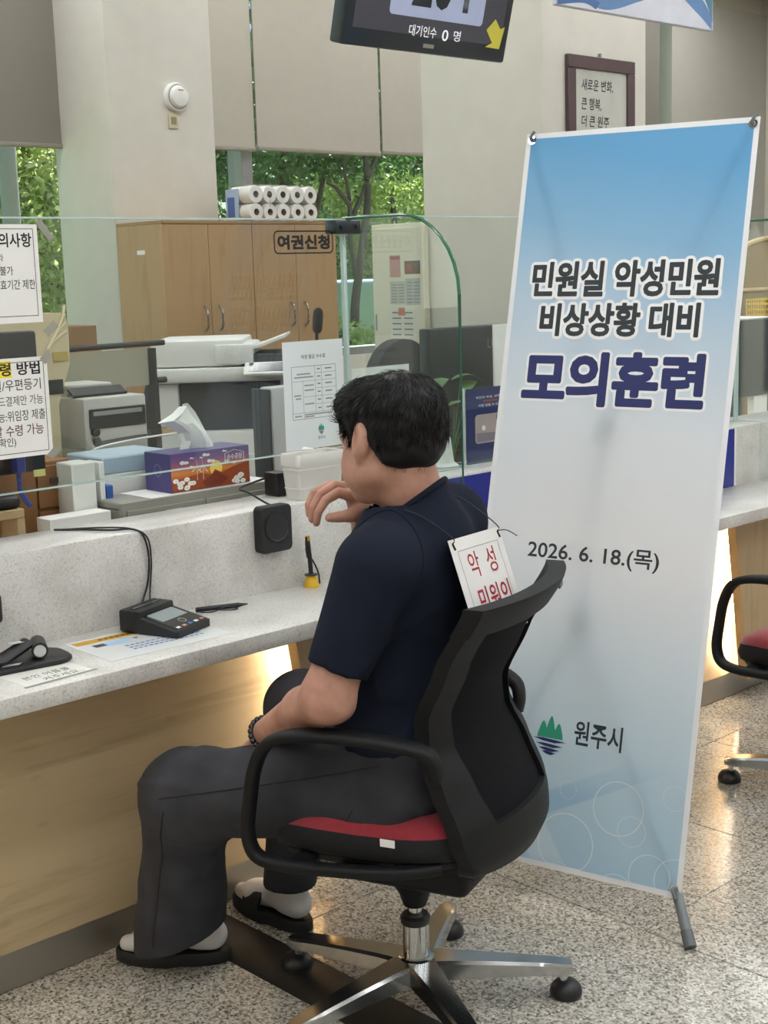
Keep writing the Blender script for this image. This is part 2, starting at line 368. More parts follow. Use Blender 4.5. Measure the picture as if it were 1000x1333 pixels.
# roller blinds
bl_edges = [(-1.0, .2), (.22, 1.4), (1.42, 2.6), (2.72, 3.9), (3.92, 5.09), (5.10, 6.295), (6.318, 7.505), (7.523, 8.70), (8.73, 9.9), (9.93, 11.1)]
blab = {2: 'roller blind two windows left of the pillar with the smoke alarm', 3: 'roller blind one window left of the darker blind at the pillar', 8: 'roller blind hidden behind the framed calligraphy pillar', 4: 'darker roller blind hanging left of the pillar with the smoke alarm', 5: 'narrow strip of roller blind just right of the pillar with the smoke alarm',
        6: 'wide beige roller blind above the toilet paper packs', 7: 'beige roller blind left of the pillar with the framed calligraphy',
        9: 'darker roller blind right of the framed calligraphy pillar'}
for k, (a, b) in enumerate(bl_edges):
    if k not in blab: continue
    zb = ony(0, 190, Y1-.1).z if k in (2, 3, 4) else ony({5: 300, 6: 400}.get(k, 520), {5: 196, 6: 199}.get(k, 202), Y1-.1).z
    if k == 9: zb = 1.6
    t = thing('roller_blind', blab[k], 'blind', ((a+b)/2, Y1-.1, zb), 0, 'roller blinds on the window wall')
    w = (b-a)/2
    obj('fabric', MB().box((-w, -.0015, .02), (w, .0015, 3.95-zb)), M_BLINDD if k in (2, 3, 4, 9) else M_BLIND, t, smooth=False)
    obj('bottom_bar', MB().box((-w, -.012, 0), (w, .012, .028), .005, 2), mat('blind bar', '8f897d', .5), t)
    obj('roller', MB().cyl((-w, 0, 3.98-zb), (w, 0, 3.98-zb), .03), M_ALU, t)
    if k in (5, 6): obj('pull_cord', MB().tube([(w+.012, -.01, 3.9-zb), (w+.012, -.01, -.02)], .004, 6), mat('cord', '6d6a62', .6), t)
# ceiling light panels: the lamps of the hall and of the office behind the counter
lm = mat('light diffuser', 'ffffff', .5, emit=(.97, .985, 1.0), estr=13.0)
pan = MB().box((-.6, -.15, -.022), (.6, .15, -.012)).mesh('diffuser', False); pan.materials.append(lm)
frm = MB().box((-.63, -.18, -.03), (-.6, .18, 0)).box((.6, -.18, -.03), (.63, .18, 0)).box((-.6, -.18, -.03), (.6, -.15, 0)).box((-.6, .15, -.03), (.6, .18, 0)).box((-.6, -.15, -.01), (.6, .15, 0)).mesh('fixture_frame', False); frm.materials.append(M_WHITE)
for lx in (-1.4, .4, 2.2, 4.0, 5.8, 7.6, 9.4, 11.2):
    for ly in (-3.4, -1.6, .2, 1.6, 3.6, 5.4, 7.2):
        t = thing('ceiling_light', 'long white ceiling light panel overhead', 'ceiling light', (lx, ly, ZC), 0, 'ceiling light panels')
        link(bpy.data.objects.new('diffuser', pan), t); link(bpy.data.objects.new('fixture_frame', frm), t)

# ================================================================== COUNTER
cx0, cx1 = -2.0, 9.0
ct = thing('service_counter', 'long white quartz service counter with oak front panels', 'counter', (2.5, KICK_Y, 0))
def cpart(name, mb, m, parent=None, **k): return obj(name, mb.xf(Matrix.Translation((-2.5, -KICK_Y, 0))), m, parent or ct, **k)
cpart('worktop', MB().box((cx0, TOP_Y, TOP_Z-.04), (cx1, RIS_Y+.02, TOP_Z), .004, 2), M_QZ)
cpart('riser', MB().box((cx0, RIS_Y, TOP_Z-.04), (cx1, RIS_B, RIS_Z), .006, 2), M_QZ)
cpart('carcass', MB().box((cx0, KICK_Y+.012, .09), (cx1, RIS_B-.02, TOP_Z-.041)), M_WOODV, smooth=False)
cpart('kickplate', MB().box((cx0, KICK_Y, 0.002), (cx1, KICK_Y+.06, .092)), M_STEEL, smooth=False)
led = mat('warm light strip', 'fff0d0', .5, emit=(1.0, .87, .66), estr=60.0)
blocks = [(.145, .74), (2.055, 2.65), (3.965, 4.56), (5.875, 6.47)]
pe = cx0
for a, b in blocks:
    cpart('front_panel', MB().box((pe, KICK_Y-.012, .093), (a+.12, KICK_Y+.011, TOP_Z-.041)), M_WOODH, smooth=False)
    pe = a+.122
    Fm = frame((0, 2.535, 0), (1, 0, 0), (0, 0, 1))
    cpart('upright_panel', MB().prism([(a+.095, .092), (b-.095, .092), (b, TOP_Z-.0405), (a, TOP_Z-.0405)], .035, Fm, -.0), M_WOODV, smooth=False)
    cpart('upright_core', MB().box((a+.14, 2.535, .093), (b-.14, KICK_Y-.012, TOP_Z-.041)), M_WOODV, smooth=False)
    for s, e0, e1 in ((1, a+.02, a+.115), (-1, b-.02, b-.115)):
        dn = Vector((e1-e0, 0, -.56)).normalized(); side = Vector((dn.z, 0, -dn.x))*(-1 if s > 0 else -1)
        mb = MB(); q = .008
        p, r = Vector((e0+s*.012, 2.545, .67)), Vector((e1+s*.012, 2.545, .11))
        mb.rings([[c+Vector((-.006, 0, 0)), c+Vector((.006, 0, 0)), c+Vector((.006, .008, 0)), c+Vector((-.006, .008, 0))] for c in (p, r)])
        cpart('light_strip', mb, led, smooth=False)
cpart('front_panel', MB().box((pe, KICK_Y-.012, .093), (cx1, KICK_Y+.011, TOP_Z-.041)), M_WOODH, smooth=False)
bx0, bx1 = 2.57, 4.205
bp = cpart('blue_panel', MB().box((bx0, RIS_Y-.004, TOP_Z+.003), (bx1, RIS_Y-.0005, RIS_Z-.006)), mat('deep blue acrylic', '1f2a86', .25, vary=.03), smooth=False)
bp['label'] = 'deep blue panel on the riser front'
cpart('panel_edge', MB().box((bx1, RIS_Y-.004, TOP_Z+.003), (bx1+.012, RIS_Y-.0005, RIS_Z-.006)), M_WHITE, bp, smooth=False)

# ---- glass screens standing on the counter
def rounded_wing(y_in, y_out, z1, r=.20):
    o = [(y_in, RIS_Z+.002), (y_in, z1)]
    for k in range(9): a = math.radians(90+90*k/8); o.append((y_out+r+r*math.cos(a), z1-r+r*math.sin(a)))
    o += [(y_out, TOP_Z+.002), (RIS_Y-.004, TOP_Z+.002), (RIS_Y-.004, RIS_Z+.002)]
    return o
def wing(t, x, lx, ly):
    ol = rounded_wing(2.762, TOP_Y+.003, 1.645)
    Fw = frame((x-lx, -ly, 0), (0, 1, 0), (0, 0, 1))
    w = obj('side_wing', MB().prism(ol, .010, Fw, -.005), M_GLASS, t, smooth=False)
    pts = [Fw @ Vector((a, b, 0)) for a, b in ol[1:12]]
    obj('polished_edge', MB().tube([p+Vector((0, -.0015, .0015)) for p in pts], .0042, 8, flat=1.1), M_GLEDGE, w)
    return w
def screen(label, x0, x1, z0, z1, wx):
    lx, ly = (x0+x1)/2, GL_Y
    t = thing('glass_screen', label, 'glass screen', (lx, ly, 0 if wx is None else TOP_Z*0), 0, 'glass screens on the counter')
    p = obj('pane', MB().box((x0-lx, -.005, z0), (x1-lx, .005, z1)), M_GLASS, t, smooth=False)
    obj('polished_edge', MB().box((x0-lx, -.0052, z1-.003), (x1-lx, .0052, z1+.001)).box((x0-lx, -.0052, z0-.001), (x1-lx, .0052, z0+.002)), M_GLEDGE2, p, smooth=False)
    if wx is not None:
        wing(t, wx, lx, ly)
        obj('edge_strip', MB().box((wx-lx-.017, -.007, RIS_Z+.001), (wx-lx-.006, .009, z1-.03), .002, 1), M_GLEDGE2, t)
        for zz in ((z1-.02, z0+.05) if wx < 3 else (z1-.02,)):
            obj('clamp', MB().box((wx-lx-.055, -.022, zz-.018), (wx-lx+.035, .022, zz+.018), .005, 2).cyl((wx-lx-.035, -.028, zz), (wx-lx-.035, -.02, zz), .006, n=10).cyl((wx-lx+.018, -.028, zz), (wx-lx+.018, -.02, zz), .006, n=10), mat('dark steel clamp', '4a4f52', .3, metal=.8), t)
    return t
WX = ony(450, 289, GL_Y).x
scr1 = screen('glass screen with the black framed lettering and taped paper notices', .55, WX-.006, 1.052, 1.645, WX)
scr2 = screen('glass screen behind the printed banner stand', WX+.06, 4.36, RIS_Z+.002, 1.655, 4.372)

# ================================================================== FLOOR STRIP
fs = obj('floor_cable_cover', MB().prism([(0, 0), (.139, 0), (.129, .007), (.01, .007)], 3.4, frame((1.718, 2.602, 0.0005), (1, 0, 0), (0, 0, 1))), mat('black rubber strip', '1b1a19', .5, vary=.1, bump=.03))
rebase(fs, (1.787, .9, 0)); tag(fs, 'flat black cable cover strip lying across the granite floor', 'cable cover')

# ================================================================== X BANNER
BW, BH = .6, 1.8
byaw, btilt, broll = math.radians(-76.448), math.radians(13.794), math.radians(-.598)
bpos = Vector((2.432, 1.997, .087))
ex = Vector((math.cos(byaw), math.sin(byaw), 0)); bn = Vector((math.sin(byaw), -math.cos(byaw), 0))
up0 = Vector((0, 0, 1))*math.cos(btilt)-bn*math.sin(btilt)
be = ex*math.cos(broll)+up0*math.sin(broll); bu = -ex*math.sin(broll)+up0*math.cos(broll)
FB_W = frame(bpos-be*BW/2, be, bu)            # banner plane: x 0..0.6, y 0..1.8, z towards the viewer
bnr_base = Vector((2.46, 1.98, 0))
bt = thing('x_banner_stand', 'tall blue and white printed banner on an X stand beside the seated man', 'banner', bnr_base)
FB = Matrix.Translation(-bnr_base) @ FB_W
FBI = FB_W.inverted()
def bpx(u, v): q = FBI @ onp(u, v, tuple(bpos), tuple(FB_W.col[2][:3])); return (q.x, q.y)
def bprint():
    m, nt, b = newmat('banner print')
    uv = nt.nodes.new('ShaderNodeUVMap'); sp = nt.nodes.new('ShaderNodeSeparateXYZ'); nt.links.new(uv.outputs[0], sp.inputs[0])
    # gradient of the print from light blue foot over white to sky blue head
    ad = nt.nodes.new('ShaderNodeMath'); ad.operation = 'MULTIPLY_ADD'; ad.inputs[1].default_value = .06; nt.links.new(sp.outputs[0], ad.inputs[0]); nt.links.new(sp.outputs[1], ad.inputs[2])
    g = ramp(nt, ad.outputs[0], [(.03, 'a9cbe6'), (.14, 'b9d6ea'), (.30, 'd3e2ee'), (.46, 'eceef2'), (.63, 'e6ecf3'), (.76, 'c8dcee'), (.88, '93c2e6'), (1.0, '6fb0e2')])
    # pale diagonal bands across the head and the foot
    def band(ax, ay, lo, hi, ylo, yhi, col, amt, prev):
        d = nt.nodes.new('ShaderNodeVectorMath'); d.operation = 'DOT_PRODUCT'; nt.links.new(uv.outputs[0], d.inputs[0]); d.inputs[1].default_value = (ax*.6, ay*1.8, 0)
        a = ramp(nt, d.outputs['Value'], [(lo-.004, (0,)*3), (lo, (1,)*3), (hi, (1,)*3), (hi+.004, (0,)*3)])
        y = ramp(nt, sp.outputs[1], [(max(ylo-.04, 0), (0,)*3), (ylo+.02, (1,)*3), (yhi-.02, (1,)*3), (min(yhi+.04, 1), (0,)*3)])
        mu = nt.nodes.new('ShaderNodeMath'); mu.operation = 'MULTIPLY'; nt.links.new(a, mu.inputs[0]); nt.links.new(y, mu.inputs[1])
        mm = nt.nodes.new('ShaderNodeMath'); mm.operation = 'MULTIPLY'; mm.inputs[1].default_value = amt; nt.links.new(mu.outputs[0], mm.inputs[0])
        mx = nt.nodes.new('ShaderNodeMixRGB'); nt.links.new(mm.outputs[0], mx.inputs[0]); nt.links.new(prev, mx.inputs[1]); mx.inputs[2].default_value = (*srgb(col), 1)
        return mx.outputs[0]
    c = g
    c = band(.82, .57, .08, .13, 0, .12, '7fb2dc', .75, c)
    c = band(.82, .57, .19, .26, 0, .12, 'cfe2ef', .6, c)
    c = band(-.45, .89, -.10, -.04, 0, .14, '8fbfe2', .7, c)
    c = band(-.45, .89, .0, .05, 0, .12, '7fb2dc', .45, c)
    c = band(.62, .78, 1.42, 1.49, .82, 1, '4f98d6', .3, c)
    c = band(.62, .78, 1.53, 1.62, .82, 1, '7db8e4', .35, c)
    nt.links.new(c, b.inputs['Base Color']); b.inputs['Roughness'].default_value = .62
    o = nt.nodes['Material Output']; tr = nt.nodes.new('ShaderNodeBsdfTranslucent'); nt.links.new(c, tr.inputs[0])
    mx = nt.nodes.new('ShaderNodeMixShader'); mx.inputs[0].default_value = .46; nt.links.new(b.outputs[0], mx.inputs[1]); nt.links.new(tr.outputs[0], mx.inputs[2]); nt.links.new(mx.outputs[0], o.inputs[0])
    return m
def sheet_mesh(name, w, h, F, nx=12, ny=36, sag=None):
    bm = bmesh.new(); uvl = bm.loops.layers.uv.new('UVMap'); g = []
    for j in range(ny+1):
        g.append([bm.verts.new(F @ Vector((w*i/nx, h*j/ny, (sag(i/nx, j/ny) if sag else 0)))) for i in range(nx+1)])
    for j in range(ny):
        for i in range(nx):
            f = bm.faces.new((g[j][i], g[j][i+1], g[j+1][i+1], g[j+1][i]))
            for lp, (a, b) in zip(f.loops, ((i, j), (i+1, j), (i+1, j+1), (i, j+1))): lp[uvl].uv = (a/nx, b/ny)
    me = bpy.data.meshes.new(name); bm.to_mesh(me); bm.free(); shade(me, 80); return me
M_BCLOTH = mat('banner cloth border', 'e9eaee', .6, vary=.01)
cloth = obj('banner_cloth', sheet_mesh('banner_cloth', BW, BH, FB), bprint(), bt)
def BR(u0, v0, u1, v1):      # print rectangle from its lower left / upper right pixels
    a = bpx(u0, v0); b = bpx(u1, v1); return (a[0], a[1], b[0], b[1])
border('white_hem', (0, 0, BW, BH), .013, FB, M_BCLOTH, cloth, .0004)
def line_rect(ul, vl, ur, vr, hpx):
    """rect around a printed line: left and right ends of its baseline and its height in pixels"""
    a, b = bpx(ul, vl), bpx(ur, vr); c = bpx(ul, vl-hpx)
    y = (a[1]+b[1])/2; return (a[0], y, b[0], y+(c[1]-a[1]))
M_HALO = mat('white print', 'f4f4f6', .6, vary=.005); M_CHAR = mat('charcoal ink', '2b3238', .6, vary=.04)
for body, q in (('민원실 악성민원', (692, 386, 934, 385, 44)), ('비상상황 대비', (702, 437, 908, 438, 41))):
    r = line_rect(*q)
    w_ = .0075
    halo_text('lettering_outline', body, r, FB, M_HALO, cloth, .014, .0006, .0095, 14)
    halo_text('lettering', body, r, FB, M_CHAR, cloth, .014, .0010, .0019)
r = line_rect(679, 527, 913, 530, 66)
halo_text('lettering_outline', '모의훈련', r, FB, M_HALO, cloth, .014, .0006, .0105, 14)
halo_text('lettering', '모의훈련', r, FB, M_NAVYINK, cloth, .014, .0010, .0042)
text('lettering', '2026. 6. 18.(목)', line_rect(686, 731, 857, 746, 28), FB, M_CHAR, cloth, .014, .0008)
text('lettering', '원주시', line_rect(746, 973, 809, 977, 33), FB, M_CHAR, cloth, .018, .0008)
# city emblem: three green peaks over dark blue water lines
def poly_print(name, pts, F, m, parent, h=.0008): return obj(name, MB().prism(pts, .0001, F, h), m, parent, smooth=False)
e0 = bpx(694, 966); e1 = bpx(737, 969); ew = e1[0]-e0[0]; ec = ((e0[0]+e1[0])/2, bpx(715, 967)[1]); s = ew/44
def arcs(cx, cy, pts): return [(ec[0]+(cx+x)*s, ec[1]+(cy+y)*s) for x, y in pts]
pk = []
for k in range(45):
    x_ = 17-34*k/44; pk.append((x_, max([1.5]+[h*(1-abs((x_-cx)/w)**1.7) for cx, w, h in ((10.5, 7, 19), (0, 7.5, 27), (-10, 7.5, 20)) if abs(x_-cx) < w])))
poly_print('emblem_peaks', arcs(0, 6, [(17, 0)]+pk+[(-17, 0)]), FB, mat('green print', '2f9a7c', .6), cloth)
for j, (w, y) in enumerate(((22, 3), (18, -3), (14, -8), (9, -12))):
    poly_print('emblem_wave', arcs(0, y, [(-w, 1.6), (-w*.4, -1.2), (w*.3, -2.4), (w, .2), (w*.3, 1.6), (-w*.4, 2.4)]), FB, M_NAVYINK, cloth)
# printed circles at the foot
M_RING = mat('pale ring print', 'dfeaf3', .6, vary=.01)
for (u, v, rp) in ((736, 1098, 37), (805, 1053, 34), (822, 1083, 19), (740, 1028, 11), (879, 1040, 16), (845, 1142, 28), (880, 1150, 30), (800, 1165, 26), (727, 1137, 14)):
    cxy = bpx(u, v); rr = bpx(u+rp, v)[0]-cxy[0]; n = 40
    disc = [(cxy[0]+rr*math.cos(2*PI*k/n), cxy[1]+rr*math.sin(2*PI*k/n)) for k in range(n)]
    if any(not(.012 < a < BW-.012 and .012 < b) for a, b in disc): disc = [(min(max(a, .0125), BW-.0125), max(b, .0125)) for a, b in disc]
    mbx = MB(); m_in = [(cxy[0]+(a-cxy[0])*.965, cxy[1]+(b-cxy[1])*.965) for a, b in disc]
    mbx.rings([[FB @ Vector((a, b, .0007)) for a, b in m_in], [FB @ Vector((a, b, .0007)) for a, b in disc]], True, False)
    obj('printed_ring', mbx, M_RING, cloth, smooth=False)
# eyelets, hooks and the stand itself
M_STGREY = mat('grey stand plastic', '6f7679', .45); M_STPOLE = mat('grey fibreglass pole', '5d6468', .4)
corn = {'tl': (.016, BH-.016), 'tr': (BW-.016, BH-.016), 'br': (BW-.018, .02), 'bl': (.018, .02)}
hub1 = FB_W @ Vector((*bpx(790, 553), -.026)); hub2 = FB_W @ Vector((*bpx(757, 800), -.034))
def bl(v): return Vector(v)-bnr_base
for k, (a, b) in corn.items():
    p = FB_W @ Vector((a, b, 0)); Fe = frame(bl(p), be, bu)
    obj('eyelet', MB().ring2d((0, 0), .006, .011, .0014, Fe, 24), M_CHROME2, bt)
    h0 = p-Vector(FB_W.col[2][:3])*.007; hz = Vector(FB_W.col[2][:3])
    sgn = 1 if b > 1 else -1
    obj('hook', MB().tube([bl(h0), bl(p+hz*.010), bl(p+hz*.013+bu*.008*sgn+be*.004), bl(p+hz*.010+bu*.018*sgn+be*.008)], .004, 8, smooth=4), M_STGREY, bt)
    if sgn > 0:
        obj('pole', MB().tube([bl(hub1), bl((hub1+h0)/2-hz*.002), bl(h0)], [.007, .004], 8, smooth=4), M_STPOLE, bt)
foot_r, foot_l = onz(898, 1229, .012), Vector((2.36, 2.36, .012))
hzv = Vector(FB_W.col[2][:3])
for k, ft in (('br', foot_r), ('bl', foot_l)):
    p = FB_W @ Vector((*corn[k], 0))-hzv*.012
    obj('leg', MB().tube([bl(hub2), bl(p)], .007, 10), M_STPOLE, bt)
    l2 = obj('foot_tube', MB().tube([bl(p+(p-ft).normalized()*.02), bl(ft)], .0125, 12), M_STGREY, bt)
    obj('foot_cap', MB().tube([bl(ft+(p-ft).normalized()*.03), bl(ft-(p-ft).normalized()*.008)], .0142, 12), mat('grey rubber', '5c6164', .6), l2)
obj('hub', MB().cyl(bl(hub1+hzv*.018), bl(hub1-hzv*.02), .027, n=24), M_STGREY, bt)
obj('mast', MB().tube([bl(hub1), bl(hub2)], .009, 10), M_STPOLE, bt)
obj('lower_hub', MB().cyl(bl(hub2+bu*.02), bl(hub2-bu*.02), .029, n=24), M_STGREY, bt)
rear = Vector((hub2.x, hub2.y, 0))-hzv*.30; rear.z = .012
obj('rear_leg', MB().tube([bl(hub2), bl(rear)], .007, 10), M_STPOLE, bt)
# ================================================================== OFFICE CHAIR
CH = Vector((1.877, 1.927, 0)); CPHI = math.radians(111)
FWv = Vector((math.cos(CPHI), math.sin(CPHI), 0)); LFv = Vector((-FWv.y, FWv.x, 0))
def PW(f, l, z): return CH+FWv*f+LFv*l+Vector((0, 0, z))
M_MESHB = mat('black woven mesh', '0c0d12', .9, vary=.2, scale=300, bump=.5, bscale=900, spec=.2)
M_SEATR = mat('red seat fabric', '8e1f2d', .85, vary=.1, scale=60, bump=.35, bscale=700, sheen=.3)
M_SEATK = mat('black seat fabric', '111216', .85, vary=.15, scale=60, bump=.35, bscale=700)
M_FRAME = mat('textured black nylon', '0f1013', .55, vary=.08, bump=.12, bscale=1500, spec=.28)
def interp(tab, z):
    if z <= tab[0][0]: return tab[0][1]
    for (a, p), (b, q) in zip(tab[:-1], tab[1:]):
        if z <= b:
            t = (z-a)/(b-a); t = t*t*(3-2*t)*.35+t*.65; return p+(q-p)*t
    return tab[-1][1]
EDGE = [(.37, -.17), (.42, -.185), (.48, -.172), (.56, -.138), (.63, -.105), (.69, -.102), (.79, -.148), (.91, -.218)]
HALF = [(.36, .15), (.41, .205), (.46, .225), (.56, .222), (.66, .205), (.75, .212), (.86, .225), (.93, .228)]
BOW = [(.36, .045), (.46, .055), (.66, .045), (.93, .05)]
def back_pt(s, z, off=0.0):
    hw = interp(HALF, z); y = interp(EDGE, z)-interp(BOW, z)*(1-abs(s)**2.2); return Vector((s*hw, y-off, z))
def back_strip(s0, s1, z0, z1, th, ns, nz, off=0.0):
    """solid patch of the backrest surface; s0/s1/z0/z1 may be functions"""
    mb = MB(); fs0 = s0 if callable(s0) else (lambda t: s0); fs1 = s1 if callable(s1) else (lambda t: s1)
    G = []
    for j in range(nz+1):
        tz = j/nz; z = z0+(z1-z0)*tz; row = []
        a, b = fs0(z), fs1(z)
        for i in range(ns+1): s = a+(b-a)*i/ns; row.append(s)
        G.append((z, row))
    R = []
    for z, row in G:
        ring = [back_pt(s, z, off) for s in row]+[back_pt(s, z, off+th) for s in reversed(row)]
        R.append(ring)
    mb.rings(R); return mb
def make_chair(label, loc, rotz):
    t = thing('office_chair', label, 'chair', loc, rotz, 'mesh back office chairs')
    # five star base
    hubm = obj('base_hub', MB().lathe([(.0, .062), (.042, .062), (.05, .075), (.05, .098), (.036, .108), (.0, .11)], 28), M_CHROME, t)
    for k in range(5):
        a = math.radians(31.5+72*k)-rotz; d = Vector((math.cos(a), math.sin(a), 0)); n = Vector((-d.y, d.x, 0)); R = []
        for r, w, zt, th in ((.025, .036, .108, .04), (.08, .031, .104, .04), (.16, .026, .096, .034), (.25, .022, .086, .028), (.30, .021, .079, .026), (.325, .015, .074, .02)):
            c = d*r; R.append([c-n*w+Vector((0, 0, zt-th)), c+n*w+Vector((0, 0, zt-th)), c+n*w+Vector((0, 0, zt-.006)), c+n*w*.8+Vector((0, 0, zt)), c-n*w*.8+Vector((0, 0, zt)), c-n*w+Vector((0, 0, zt-.006))])
        obj('base_arm', MB().rings(R), M_CHROME, t, ang=35)
        cst = obj('caster', MB().lathe([(.0, 0), (.026, 0), (.033, .003), (.0345, .010), (.032, .021), (.024, .031), (.012, .036), (.0, .037)], 24, Matrix.Translation(d*.312)), M_BLK, t)
        obj('stem', MB().cyl(d*.308+Vector((0, 0, .03)), d*.308+Vector((0, 0, .07)), .009, n=12), M_CHROME2, cst)
    g = obj('gas_lift', MB().cyl((0, 0, .10), (0, 0, .188), .0275, n=28).cyl((0, 0, .19), (0, 0, .24), .0145, n=20), M_CHROME2, t)
    obj('collar', MB().lathe([(.0, .182), (.029, .182), (.031, .187), (.031, .197), (.026, .202), (.0, .202)], 28), M_BLK, g)
    obj('mechanism', MB().lathe([(.0, .222), (.024, .222), (.033, .25), (.055, .285), (.06, .30), (.0, .30)], 28).box((-.11, -.16, .30), (.11, .13, .375), .02, 3), M_FRAME, t)
    # seat
    def seat_ring(hx, y0, y1, z, dz=0.0, n=40):
        R = []
        for k in range(n):
            a = 2*PI*k/n; c, s_ = math.cos(a), math.sin(a); p = 3.6
            x = hx*math.copysign(abs(c)**(2/p), c); y = (y0+y1)/2+(y1-y0)/2*math.copysign(abs(s_)**(2/p), s_)
            fz = -.030*max(0, (y-.10)/.15)**2 if y > .10 else .012*((y-.10)/.3)**2   # waterfall front, slight rise to the back
            R.append(Vector((x, y, z+fz+dz*(abs(x)/hx)**2)))
        return R
    obj('seat_shell', MB().rings([seat_ring(.17, -.16, .17, .372), seat_ring(.22, -.205, .225, .392), seat_ring(.228, -.213, .232, .408)]), M_FRAME, t, ang=50)
    sb = obj('seat_cushion', MB().rings([seat_ring(.222, -.208, .228, .405), seat_ring(.238, -.222, .243, .418), seat_ring(.243, -.226, .248, .44), seat_ring(.236, -.22, .242, .462)]), M_SEATK, t, ang=60)
    obj('seat_top', MB().rings([seat_ring(.2365, -.2205, .2425, .461), seat_ring(.228, -.212, .235, .476, .004), seat_ring(.20, -.18, .20, .486, .008), seat_ring(.12, -.10, .12, .484, .006), seat_ring(.04, -.03, .04, .482)]), M_SEATR, sb, ang=60)
    obj('seat_tag', MB().box((-.2455, -.075, .452), (-.2445, -.045, .467)), M_PAPER, sb, smooth=False)
    # arms: one loop each side
    for s in (-1, 1):
        x = s*.285
        loop = [(x*.76, -.150, .585), (x*.79, -.152, .615), (x*.84, -.135, .643), (x*.92, -.07, .661), (x*.98, .03, .668), (x, .12, .659), (x, .168, .635), (x, .195, .585), (x, .208, .52), (x, .216, .455), (x*.995, .200, .412), (x*.97, .15, .398), (x*.93, .03, .40), (x*.86, -.08, .405), (x*.72, -.15, .41)]
        pts = catmull([Vector(p) for p in loop], 5); m = len(pts); R = []
        for i, p in enumerate(pts):
            tg = (pts[min(i+1, m-1)]-pts[max(i-1, 0)]).normalized(); sd = Vector((1, 0, 0)); sd = (sd-tg*sd.dot(tg)).normalized(); nn = tg.cross(sd)
            u = i/(m-1)
            wid = .017 if u > .5 else .017+.008*math.exp(-((u-.25)/.13)**2); thk = .0115
            R.append([p+sd*wid*math.copysign(abs(math.cos(q))**.7, math.cos(q))+nn*thk*math.copysign(abs(math.sin(q))**.7, math.sin(q)) for q in [2*PI*k/12 for k in range(12)]])
        obj('armrest', MB().rings(R), M_FRAME, t, ang=60)
        obj('arm_bracket', MB().box((min(s*.2, s*.283), .10, .39), (max(s*.2, s*.283), .14, .408), .004, 1).box((min(s*.1, s*.24), -.03, .372), (max(s*.1, s*.24), .05, .396), .005, 1), M_FRAME, t)
    # backrest
    inner = lambda z: 1-.20*(1 if z > .62 else 1)
    for s in (-1, 1):
        f0 = (lambda z: -1.0) if s < 0 else (lambda z: interp([(.44, .58), (.55, .66), (.66, .73), (.93, .80)], z))
        f1 = (lambda z: -interp([(.44, .58), (.55, .66), (.66, .73), (.93, .80)], z)) if s < 0 else (lambda z: 1.0)
        obj('back_upright', back_strip(f0, f1, .44, .885, .030, 5, 26), M_FRAME, t, ang=50)
        # outer wing that runs from the arm into the upright
    obj('lower_shell', back_strip(-1.0, 1.0, .385, .482, .030, 22, 8), M_FRAME, t, ang=50)
    obj('shell_bridge', MB().rings([[Vector((x*.85, -.10, .395)), Vector((x*.85, -.10, .375)), Vector((x, back_pt(x/.2 if abs(x) < .2 else math.copysign(1, x), .38).y-.004, .372)), Vector((x, back_pt(x/.2 if abs(x) < .2 else math.copysign(1, x), .40).y-.004, .40))] for x in [-.16+.32*i/14 for i in range(15)]]), M_FRAME, t)
    tr = obj('top_rail', back_strip(-1.0, 1.0,   .858, .913, .038, 26, 6, -.004), M_FRAME, t, ang=50)
    q = back_pt(.52, .889, .0345); obj('rail_slot', MB().box((-.016, -.003, -.006), (.016, .003, .006), .002, 1, Matrix.Translation(q) @ Matrix.Rotation(math.radians(10), 4, 'Z')), mat('slot grey', '55585c', .4), tr)
    obj('back_mesh', back_strip(lambda z: -.9, lambda z: .9, .45, .88, .006, 24, 24, .012), M_MESHB, t, ang=60)
    return t
chair1 = make_chair('black mesh back office chair with red seat that the man sits on', CH, CPHI-PI/2)
# ================================================================== THE SEATED MAN
def A(v): return np.array(v, float)
def sd_cone(X, a, b, ra, rb):
    a = A(a); b = A(b); ba = b-a; t = np.clip(((X-a) @ ba)/(ba @ ba), 0, 1)
    return np.linalg.norm(X-(a+t[:, None]*ba), axis=1)-(ra+(rb-ra)*t)
def sd_ell(X, c, r, R=None):
    p = X-A(c)
    if R is not None: p = p @ R          # columns of R are the axes
    r = A(r); k0 = np.linalg.norm(p/r, axis=1); k1 = np.linalg.norm(p/(r*r), axis=1)+1e-9
    return k0*(k0-1)/k1
def smin(a, b, k): h = np.clip(.5+.5*(b-a)/k, 0, 1); return b+(a-b)*h-k*h*(1-h)
def smax(a, b, k): return -smin(-a, -b, k)
def wob(X, f, seed, n=5):
    rs = np.random.RandomState(seed); o = np.zeros(len(X))
    for i in range(n): k = rs.normal(size=3); k *= f*(.6+.8*rs.rand())/np.linalg.norm(k); o += np.sin(X @ k+rs.rand()*6.28)
    return o/n
